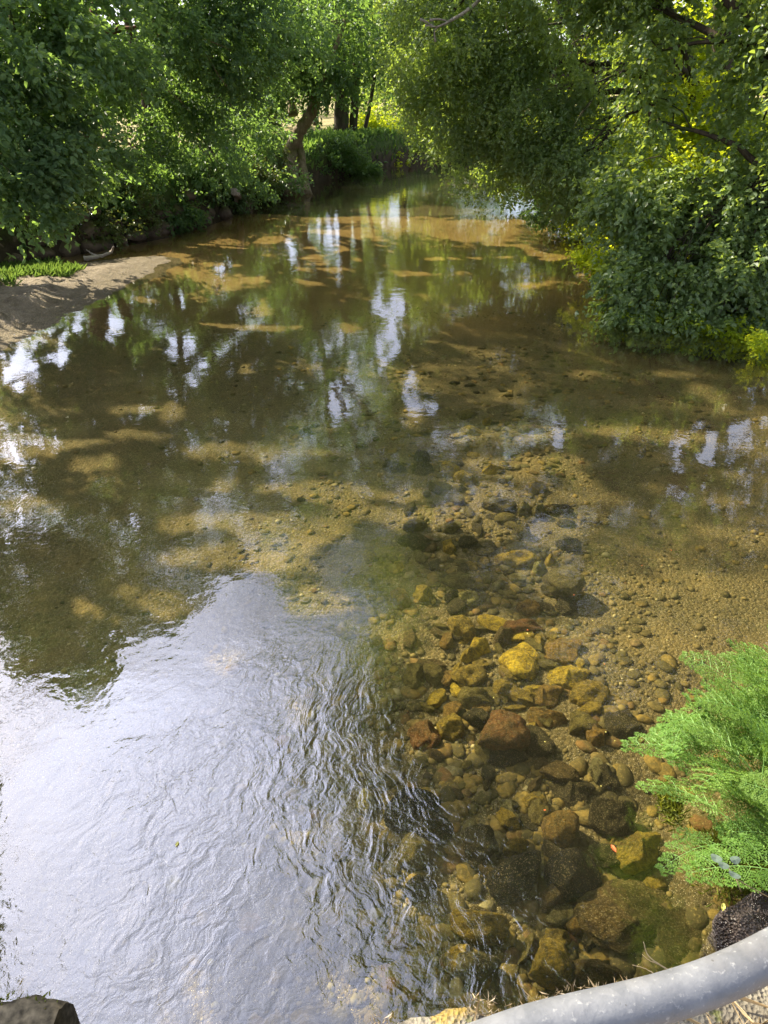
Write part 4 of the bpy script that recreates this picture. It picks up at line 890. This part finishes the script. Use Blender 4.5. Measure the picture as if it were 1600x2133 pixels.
def pebbles():
    g = np.random.default_rng(19); n = 9000
    Y = 1.0 + 11 * g.random(n) ** 1.7; X = np.where(g.random(n) < .72, .35 + .12 * Y + g.normal(size=n) * (.45 + .16 * Y), g.uniform(-4.5, 4.5, n))
    k = (X < np.interp(Y, RY, RX)) & (X > np.interp(Y, [0, 9, 14], [-4, -4.6, -4])) & (fbm(X * 1.7, Y * 1.7, 0, 3, 5) > .40); X, Y = X[k], Y[k]; n = len(X)
    bm = bmesh.new(); bmesh.ops.create_icosphere(bm, subdivisions=1, radius=1); bv = np.array([v.co[:] for v in bm.verts]); bf = np.array([[v.index for v in f.verts] for f in bm.faces]); bm.free()
    S = g.uniform(.006, .020, n) * (1 + .8 * (g.random(n) < .12)); A = g.uniform(0, 6.28, n)
    sc = np.stack([S * g.uniform(.8, 1.5, n), S, S * .55], 1); V = bv[None] * (1 + g.normal(size=(n, len(bv), 1)) * .10) * sc[:, None]
    x = V[..., 0] * np.cos(A)[:, None] - V[..., 1] * np.sin(A)[:, None]; y = V[..., 0] * np.sin(A)[:, None] + V[..., 1] * np.cos(A)[:, None]
    V = np.stack([x + X[:, None], y + Y[:, None], V[..., 2] + (bed_z(X, Y) + S * .2)[:, None]], 2).reshape(-1, 3)
    F = (bf[None] + (np.arange(n) * len(bv))[:, None, None]).reshape(-1, 3)
    t = NT('gravel_stones'); c = t.ramp(t.attr('rnd'), (0, (.05, .04, .02)), (.35, (.12, .09, .03)), (.6, (.20, .15, .05)), (.85, (.10, .085, .035)), (1, (.38, .32, .16)))
    m = t.done(t.bsdf(c, .8, t.bump(t.noise(t.pos, 120, 3), .5, .004), .3))
    tag(link('gravel', np_mesh('gravel', V, F, True, {'rnd': ('FACE', np.repeat(g.random(n), len(bf)))}), m), 'fine gravel strewn over the streambed', 'gravel', None, 'stuff')
pebbles()

# ------------------------------------------------------------------ bank wall and mossy boulders on the left
wall = empty('retaining_wall', (-6.6, 15.6, 0)); tag(wall, 'old dry-stone wall of rounded blocks behind the sand bar', 'wall')
WM = [rock_mesh('wall_stone', s, 2, 8, .10) for s in (31, 32, 33, 34)]
for me in WM: me.materials.clear(); me.materials.append(M['wall_stone'])
rw = random.Random(8)
path = [Vector((-9.6, 13.75, 0)), Vector((-7.5, 14.35, 0)), Vector((-6.25, 15.7, 0)), Vector((-5.25, 17.3, 0)), Vector((-4.55, 18.7, 0))]
for i in range(len(path) - 1):
    a, b = path[i], path[i + 1]; ln = (b - a).length; along = (b - a).normalized(); nrm = Vector((-along.y, along.x, 0))
    for row in range(3):
        s = rw.uniform(0, .2)
        while s < ln:
            w = rw.uniform(.32, .62); h = rw.uniform(.16, .22)
            if row == 2 and rw.random() < .35: s += w; continue
            o = bpy.data.objects.new('stone', WM[rw.randrange(4)]); COL.objects.link(o); o.parent = wall
            q = a + along * (s + w / 2) + nrm * (rw.uniform(-.05, .05) + row * .08) - wall.location
            o.location = (q.x, q.y, .08 + row * .30 + rw.uniform(-.03, .03)); o.scale = (w * .53, .26, h)
            o.rotation_euler = (rw.uniform(-.1, .1), rw.uniform(-.12, .12), math.atan2(along.y, along.x)); s += w
def mossrock(px, py, r, lab):
    p = P(px, py, .0); o = bpy.data.objects.new('mossy_boulder', BIGM[rw.randrange(3)]); COL.objects.link(o)
    o.location = (p.x, p.y + r * .5, r * .35); o.scale = (r, r * .8, r * .75); o.rotation_euler = (0, 0, rw.uniform(0, 6)); tag(o, lab, 'boulder')
BIGM = [rock_mesh('mossy_boulder', s, 3, 6, .12) for s in (41, 42, 43)]
for me in BIGM: me.materials.clear(); me.materials.append(M['wall_stone'])
mossrock(358, 462, .42, 'moss-capped boulder left of the pair at the foot of the bank')
mossrock(425, 458, .38, 'moss-capped boulder with a flat top right of the pair')
mossrock(330, 488, .30, 'small low boulder at the wall end where the sand bar begins')
mossrock(392, 476, .24, 'small dark boulder between the two moss-capped ones')
mossrock(500, 435, .35, 'dark boulder at the water edge below the green drooping tree')
mossrock(468, 452, .26, 'low wet boulder right of the flat-topped mossy one')
mossrock(560, 415, .30, 'boulder at the foot of the ivy stump')

def stick(name, lab, cat, pts, r0, r1, mat, side=None, group=None):
    pts = [Vector(p) for p in pts]; o0 = pts[0].copy(); mb = MB()
    q = curve_pts([p - o0 for p in pts], 6, r0 * .25, 3); mb.tube(q, [r0 + (r1 - r0) * i / (len(q) - 1) for i in range(len(q))], 7, .12, 1)
    for sp in side or []:
        q = curve_pts([Vector(p) - o0 for p in sp], 5, r0 * .2, 4); mb.tube(q, [r0 * .6 + (r1 * .6 - r0 * .6) * i / (len(q) - 1) for i in range(len(q))], 6, .1, 2)
    o = mb.build(name, M[mat]); o.location = o0; tag(o, lab, cat, group); return o
stick('driftwood', 'curved pale driftwood branch at the back edge of the sand bar', 'driftwood', [P(175, 538, .06), P(212, 534, .07), P(232, 524, .15), P(236, 514, .28)], .05, .015, 'deadwood', [[P(205, 535, .06), P(190, 528, .1), P(180, 520, .18)]])
stick('tree_root', 'pale forked root reaching down from the bank to the water', 'root', [P(488, 398, .7), P(497, 408, .45), P(512, 418, .2), P(522, 426, .02)], .10, .04, 'deadwood', [[P(497, 408, .45), P(492, 418, .3), P(498, 428, .02)]])
stick('dead_branch', 'bare bleached branch crossing the top of the weeping tree', 'branch', [D(885, 52, 14.2), D(910, 56, 14.2), D(935, 45, 14.2), D(965, 28, 14.3), D(995, 3, 14.4), D(1010, -30, 14.6)], .012, .035, 'deadwood',
      [[D(912, 56, 14.2), D(905, 68, 14.2), D(907, 88, 14.2)], [D(905, 55, 14.2), D(890, 47, 14.2), D(875, 40, 14.2)], [D(935, 45, 14.2), D(915, 40, 14.2), D(895, 42, 14.2)]])

# ------------------------------------------------------------------ grass on the bar, islet plant, tuft
def blades(name, lab, pts, hts, mat, kind='stuff', lean=.5, wid=.12, seed=1, cat='grass', group=None):
    g = np.random.default_rng(seed); n = len(pts); T = g.normal(size=(n, 3)) * lean + np.array([0, 0, 1.]); N = g.normal(size=(n, 3)) * .4 + np.array([0, -1., .3])
    o = leaf_cloud(name, pts, T, N, hts, g.random(n), M[mat], None, wid=wid); tag(o, lab, cat, group, kind); return o
g = np.random.default_rng(3)
X = g.uniform(-9, -5.6, 30000); Y = g.uniform(11.9, 14.4, 30000)
k = (fbm(X * 1.2, Y * 1.2, 0, 3, 61) + .35 * sstep(-6.0, -7.2, X) - .25 * sstep(12.7, 12.0, Y) - .1 * sstep(14., 14.4, Y)) > .55
X, Y = X[k][:7000], Y[k][:7000]
blades('grass', 'fresh green grass and weeds on the sand bar', np.stack([X, Y, bar_z(X, Y) - .01], 1), g.uniform(.05, .20, len(X)), 'grass', wid=.22, lean=.7)
def herb(name, lab, cat, px, py, r, h, n, mat, leaf, seed, z=0.0):
    p = P(px, py, z); g = np.random.default_rng(seed); t = empty(name, p); tag(t, lab, cat)
    mb = MB(); Cs = []; Ts = []
    for k in range(max(5, n // 40)):
        a = g.uniform(0, 6.28); e = Vector((math.cos(a) * r * g.uniform(.3, 1), math.sin(a) * r * g.uniform(.3, 1), h * g.uniform(.5, 1)))
        q = curve_pts([(0, 0, -.12 if z <= 0 else -.02), e * .5 + Vector((0, 0, h * .25)), e], 4); mb.tube(q, [.006 - .004 * i / (len(q) - 1) for i in range(len(q))], 4)
        for j in range(40):
            f = g.uniform(.35, 1.05); c = Vector(q[min(len(q) - 1, int(f * (len(q) - 1)))]) + Vector(g.normal(size=3) * leaf * .9); Cs.append(c); Ts.append((e.x * 2 + g.normal() * .3, e.y * 2 + g.normal() * .3, g.normal() * .2))
    mb.build('stem', M['stem'], t)
    Cs = np.array(Cs); m = len(Cs); leaf_cloud('leaves', Cs, np.array(Ts), g.normal(size=(m, 3)) * .4 + np.array([0, 0, 1.]), leaf * g.uniform(.6, 1.2, m), g.random(m), M[mat], t)
herb('water_plant', 'bright green leafy plant standing in the water near the right bank', 'plant', 1190, 502, .42, .38, 560, 'leaf_sunlit', .075, 5)
herb('water_plant', 'sparse low tuft of weed on the far sandy shallows', 'plant', 1118, 474, .42, .14, 260, 'grass', .06, 6)
herb('bank_herb', 'pale broad leaves hanging at the right margin above the water', 'plant', 1585, 745, .28, .3, 300, 'leaf_sunlit', .07, 7)

# ------------------------------------------------------------------ feathery plant at the lower right
def frond_arrays(seed, L=1.0):
    """tripinnate frond along +X, drooping towards the tip; returns leaf arrays + stem tubes"""
    g = np.random.default_rng(seed); C, T, N, S = [], [], [], []; mb = MB()
    def arc(f): return Vector((f * L, 0, .16 * L * math.sin(f * 2.6) - .10 * L * f * f))
    pts = [arc(i / 10) for i in range(11)]; mb.tube(pts, [.0085 * L * (1 - .75 * i / 10) for i in range(11)], 5)
    npn = 8
    for i in range(npn):
        f = .26 + .70 * i / (npn - 1); b = arc(f); d0 = (arc(min(1, f + .03)) - arc(f - .03)).normalized()
        for s in (-1, 1):
            ln = L * .40 * (1 - f) ** .75 * g.uniform(.85, 1.12) + .035 * L
            d = (d0 * .62 + Vector((0, s, 0)) * .85 + Vector((0, 0, g.uniform(-.18, .22)))).normalized()
            mb.tube([b, b + d * ln * .5 + Vector((0, 0, .015 * L)), b + d * ln], [.0035 * L, .0025 * L, .0012 * L], 3)
            m = max(3, int(5.5 * ln / (.3 * L)) + 2)
            for j in range(m):
                ff = .14 + .86 * j / (m - 1); c = b + d * ln * ff + Vector((0, 0, .015 * L * math.sin(ff * 3.1)))
                for s2 in (-1, 1):
                    side = Vector((-d.y, d.x, 0)) * s2; l2 = ln * .36 * (1 - ff) ** .6 + .016 * L
                    dd = (d * .75 + side * .8 + Vector((0, 0, g.uniform(-.2, .25)))).normalized(); q = max(2, int(l2 / (.026 * L)))
                    for r in range(q):
                        f3 = (r + .6) / q; cc = c + dd * l2 * f3; sz = .030 * L * (1.15 - .35 * f3) * g.uniform(.8, 1.25)
                        for s3 in (-1, 1):
                            sd3 = Vector((-dd.y, dd.x, 0)) * s3; e = dd * .85 + sd3 * .75
                            C.append(cc); T.append(e); N.append((g.normal() * .35, g.normal() * .35, 1)); S.append(sz)
                    C.append(c + dd * l2); T.append(dd); N.append((g.normal() * .3, g.normal() * .3, 1)); S.append(.03 * L)
    return [np.array(a, float) for a in (C, T, N, S)], mb
protos = []
for sd_ in (1, 2, 3):
    (C_, T_, N_, S_), mb = frond_arrays(sd_); g = np.random.default_rng(sd_); n = len(C_)
    o = leaf_cloud('frond', C_, T_, N_, S_, np.clip(g.normal(.5, .22, n), 0, 1), M['leaf_fern'], None, wid=.42, fold=.15)
    sm = bpy.data.meshes.new('rachis'); sm.from_pydata(mb.v, [], mb.f); sm.materials.append(M['stem'])
    protos.append((o.data, sm)); bpy.data.objects.remove(o)
def frond_plant(name, lab, root, n, reach, seed, az=(100, 260), lmin=.30, lmax=.46, spread=.3):
    t = empty(name, root); tag(t, lab, 'plant'); rr = random.Random(seed)
    for k in range(n):
        me, sm = protos[rr.randrange(3)]; L = rr.uniform(lmin, lmax)
        o = bpy.data.objects.new('frond', me); COL.objects.link(o); o.parent = t
        a = rad(rr.uniform(*az)); lay = rr.random()
        o.location = (rr.gauss(0, spread) * .6 + math.cos(a) * reach * lay * .4, rr.gauss(0, spread), rr.uniform(0, .06) + (1 - lay) * reach * .55)
        o.rotation_euler = (rr.uniform(-.6, .6), -rad(rr.uniform(5, 65)) * (1 - lay) + rad(rr.uniform(-22, 22)), a); o.scale = (L, L, L)
        s = bpy.data.objects.new('rachis', sm); COL.objects.link(s); s.parent = o
    return t
frond_plant('feathery_plant', 'large clump of feathery carrot-like fronds at the lower right bank', tuple(P(1690, 1650, .32)), 84, .54, 3, (100, 238), .30, .46, .28)
frond_plant('feathery_plant', 'shorter ferny clump above the main one at the right margin', tuple(P(1740, 1500, .30)), 34, .46, 4, (110, 250), .28, .40, .16)

# right bank edge near the bridge: rock, moss, honesty twig
o = bpy.data.objects.new('wet_rock', BIG[2].copy()); COL.objects.link(o); o.data.materials.clear(); o.data.materials.append(M['wet_rock'])
p = P(1575, 1912, .12); o.location = (p.x, p.y, .02); o.scale = (.21, .15, .20); o.rotation_euler = (0, 0, .4); tag(o, 'wet dark speckled rock at the water edge beside the rail', 'rock')
o = bpy.data.objects.new('bank_rock', BIG[4].copy()); COL.objects.link(o); o.data.materials.clear(); o.data.materials.append(M['wet_rock'])
p = P(1570, 1790, .1); o.location = (p.x + .12, p.y, .0); o.scale = (.24, .24, .17); tag(o, 'moss-covered rock below the feathery fronds', 'rock')
g = np.random.default_rng(12)
c0 = P(1560, 1790, .17); n = 9000; X = c0.x + g.normal(size=n) * .11 + .05; Y = c0.y + g.normal(size=n) * .10; r2 = ((X - c0.x - .05) / .24) ** 2 + ((Y - c0.y) / .22) ** 2
k = r2 < 1.4; X, Y, r2 = X[k], Y[k], r2[k]; Z = .17 * np.sqrt(np.clip(1.45 - r2, 0, 1)) - .02
blades('moss', 'yellow-green straggling moss under the feathery fronds', np.stack([X, Y, Z], 1), g.uniform(.015, .045, len(X)), 'moss', lean=1.1, wid=.2, seed=4, cat='moss')
c1 = P(1385, 1690, .02); n = 500
pts = np.stack([c1.x + g.normal(size=n) * .02 + np.linspace(0, .03, n), c1.y + g.normal(size=n) * .05, .02 + g.random(n) * .10], 1)
blades('moss', 'thin yellow-green moss fringe trailing at the left of the fronds', pts, g.uniform(.02, .06, n), 'moss', lean=1.2, wid=.18, seed=6, cat='moss')
tw = empty('round_leaf_sprig', tuple(P(1560, 1850, .25))); tag(tw, 'thin twig bearing four pale round leaves over the moss', 'twig')
def L_(px, py, z): return P(px, py, z) - tw.location
mb = MB(); mb.tube(curve_pts([L_(1640, 1890, .40), L_(1560, 1846, .56), L_(1532, 1828, .62), L_(1516, 1805, .64)], 5), [.0022] * 16, 5); mb.tube([L_(1532, 1828, .62), L_(1538, 1842, .60), L_(1544, 1858, .58)], [.002, .002, .0012], 5); mb.build('stem', M['dry_stem'], tw)
for (px, py, a, ra, rb) in ((1492, 1787, -25, 14, 9), (1507, 1802, -20, 13, 8), (1531, 1791, 15, 14, 9), (1530, 1822, -30, 14, 7)):
    c = L_(px, py, .64); s = (CAM_H - .64) / .95 / FPX; s *= .85; V = [(0, 0, .0015)] + [(math.cos(k * math.pi / 8) * ra * s, math.sin(k * math.pi / 8) * rb * s * 1.1, .0045 * math.cos(k * math.pi / 4)) for k in range(16)]
    me = bpy.data.meshes.new('leaf'); me.from_pydata(V, [], [(0, 1 + k, 1 + (k + 1) % 16) for k in range(16)]); o = link('leaf', me, M['pale_leaf'], tw); o.location = c; o.rotation_euler = (rad(10), rad(4), rad(a))

def small_leaf(name, lab, px, py, z, size, mat, rz=0, grp=None):
    V = [(0, 0, 0), (.35, .22, .06), (.75, .2, .08), (1, 0, .0), (.75, -.2, .08), (.35, -.22, .06)]
    me = bpy.data.meshes.new(name); me.from_pydata([(a * size, b * size, c * size) for a, b, c in V], [], [(0, 5, 4, 3), (0, 3, 2, 1)])
    o = link(name, me, M[mat]); o.location = P(px, py, z); o.rotation_euler = (0, 0, rad(rz)); tag(o, lab, 'leaf', grp); return o
small_leaf('fallen_leaf', 'orange leaf lying by the corner of the ochre boulder', 1284, 1776, .004, .045, 'orange_leaf', 110)
small_leaf('fallen_leaf', 'tiny yellow leaf drifting on the open rippled water at left', 366, 1764, .004, .03, 'yellow_leaf', 80)
small_leaf('fallen_leaf', 'pale green leaf lying on the wet dark rock', 1505, 1898, .2, .04, 'yellow_leaf', 60)
rl = random.Random(4)
for k in range(15):
    px, py = rl.uniform(1020, 1420), rl.uniform(1130, 1720)
    if px > 1330 and py > 1330: continue
    small_leaf('leaf_fleck', 'tiny fallen leaf fleck floating over the right half of the bed', px, py, .003, rl.uniform(.008, .016), rl.choice(['yellow_leaf', 'yellow_leaf', 'orange_leaf', 'dry_stem']), rl.uniform(0, 360), 'floating leaf flecks')

# ------------------------------------------------------------------ bridge edge, litter and rail
def coping(name, lab, x0, x1, yf, z1, seed, parent=None, mat='coping'):
    nx, ny = max(10, int((x1 - x0) / .012)), 46; t0 = -.9
    xs = np.linspace(x0, x1, nx); V = []; g = np.random.default_rng(seed)
    prof = [(0, -.45), (0, -.3), (0, -.15), (0, -.07), (-.006, -.02), (-.02, -.004)] + [(-.02 - .012 * k, 0) for k in range(1, 40)]
    PY = np.array([a for a, b in prof]); PZ = np.array([b for a, b in prof])
    X = np.repeat(xs[None, :], len(prof), 0); Y = yf(X) + PY[:, None]; Z = z1 + PZ[:, None] + 0 * X
    nn = fbm(X * 9, Y * 9, Z * 9, 4, seed) - .5; n2 = fbm(X * 40, Y * 40, Z * 40, 3, seed + 3) - .5
    Y = Y + nn * .05 + n2 * .012; Z = Z + nn * .03 + n2 * .012
    e = np.minimum(X - x0, x1 - X); dr = sstep(.008, 0, e); Z = Z - dr * .01
    V = np.stack([X.ravel(), Y.ravel(), Z.ravel()], 1); k = len(prof)
    i = (np.arange(k - 1)[:, None] * nx + np.arange(nx - 1)[None, :]).ravel(); F = np.stack([i, i + 1, i + nx + 1, i + nx], 1)
    # end caps
    a = [r * nx for r in range(k)]; b = [r * nx + nx - 1 for r in range(k)]
    me = bpy.data.meshes.new(name); bot = len(V); V = np.concatenate([V, [[x0, yf(np.array(x0)) - .5, z1 - .45], [x1, yf(np.array(x1)) - .5, z1 - .45]]])
    me.from_pydata(V.tolist(), [], [tuple(f) for f in F.tolist()] + [tuple([bot] + a[::-1])] + [tuple([bot + 1] + b)] + [(0, bot, bot + 1, nx - 1)])
    me.polygons.foreach_set('use_smooth', [True] * len(me.polygons)); return link(name, me, M[mat], parent)
DZ = 1.6
bridge = empty('bridge', (0, 0, 0)); tag(bridge, 'stone bridge edge under the rail along the bottom of the view', 'bridge')
def yR(X): return np.interp(X, [-0.25, -0.09, 0.06, 0.14, 0.3, 0.39, 0.5, 0.6, 0.7, 0.81, 1.05, 2.5], [0.6, 0.66, 0.7, 0.71, 0.71, 0.73, 0.74, 0.75, 0.76, 0.78, 0.83, 1.1])
def yL(X): return .715 + 0 * X
coping('coping_stone', '', -.20, 1.9, yR, DZ, 3, bridge)
coping('coping_stone', '', -1.6, -.655, yL, DZ, 9, bridge, 'coping_dark')
coping('coping_stone', '', -.65, -.21, lambda X: .52 + 0 * X, DZ - .02, 13, bridge)
def deck_box():
    bm = bmesh.new()
    for (x0, x1, y0, y1, z0, z1) in ((-7, 7, -2.6, .22, 1.12, 1.59), (-7, 7, .15, .40, -.9, 1.12)):
        r = bmesh.ops.create_cube(bm, size=1); 
        for v in r['verts']: v.co = Vector(((x0 + x1) / 2 + v.co.x * (x1 - x0), (y0 + y1) / 2 + v.co.y * (y1 - y0), (z0 + z1) / 2 + v.co.z * (z1 - z0)))
    me = bpy.data.meshes.new('deck'); bm.to_mesh(me); bm.free(); return link('deck', me, M['deck'], bridge)
deck_box()
g = np.random.default_rng(44)
def litter(name, lab, n, xr, yr, z, hl, mat, wid, seed, cat):
    g = np.random.default_rng(seed); X = g.uniform(*xr, n); Y = g.uniform(*yr, n); k = Y < yR(X) - .09; X, Y = X[k], Y[k]; n = len(X)
    a = g.uniform(0, 6.28, n); T = np.stack([np.cos(a), np.sin(a), g.normal(size=n) * .07], 1); N = g.normal(size=(n, 3)) * .35 + np.array([0, 0, 1.])
    o = leaf_cloud(name, np.stack([X, Y, z + g.random(n) * .025], 1), T, N, g.uniform(*hl, n), g.random(n), M[mat], None, wid=wid); tag(o, lab, cat, None, 'stuff')
litter('dry_grass_litter', 'dry straw and dead grass on the bridge inside the rail', 5200, (.15, 1.9), (.15, 1.1), DZ + .003, (.03, .12), 'straw', .022, 5, 'straw')
n = 2200; X = g.uniform(-.2, 1.3, n); Y = yR(X) - g.random(n) ** 1.5 * .08; k = fbm(X * 9, Y * 9, 0, 3, 8) > .5; X, Y = X[k], Y[k]
blades('coping_moss', 'ochre moss and short dry grass growing on the bridge edge', np.stack([X, Y, np.full(len(X), DZ - .01)], 1), g.uniform(.008, .022, len(X)), 'straw', lean=1.4, wid=.09, seed=8, cat='moss')
n = 1600; X = g.uniform(-1.2, -.665, n); Y = .715 - g.random(n) * .2
blades('coping_moss', 'dark moss on the stone at the bottom left corner', np.stack([X, Y, np.full(n, DZ - .012)], 1), g.uniform(.006, .02, n), 'moss', lean=.9, wid=.25, seed=9, cat='moss')
stick('dry_twig', 'thin forked dry twig rising from the bridge edge over the boulders', 'twig', [P(1400, 2025, DZ), P(1372, 2008, DZ + .02), P(1350, 1990, DZ + .05), P(1340, 1962, DZ + .09)], .0018, .0008, 'dry_stem', [[P(1372, 2008, DZ + .02), P(1352, 2000, DZ + .03), P(1338, 1988, DZ + .04)], [P(1365, 2030, DZ), P(1345, 2018, DZ + .01), P(1318, 2010, DZ + .03)]])
# rail
rail = empty('handrail', (.9, .9, DZ)); tag(rail, 'curved grey galvanised pipe handrail at the bottom right corner', 'handrail')
ZR = 2.35
def R_(px, py, z=ZR): return P(px, py, z) - rail.location
rp = curve_pts([R_(560, 2330), R_(820, 2240), R_(980, 2190), R_(1100, 2148), R_(1200, 2122), R_(1300, 2099), R_(1400, 2073), R_(1500, 2038), R_(1600, 1990), R_(1720, 1920), R_(1900, 1795), R_(2100, 1640)], 14)
mb = MB(); mb.tube(rp, [.0230] * len(rp), 32); mb.build('rail', M['pipe'], rail)
for q in (R_(2060, 1670), R_(560, 2330)):
    mb = MB(); mb.tube([Vector((q.x, q.y, -.05)), Vector((q.x, q.y, q.z))], [.024, .024], 20); mb.build('post', M['pipe'], rail)
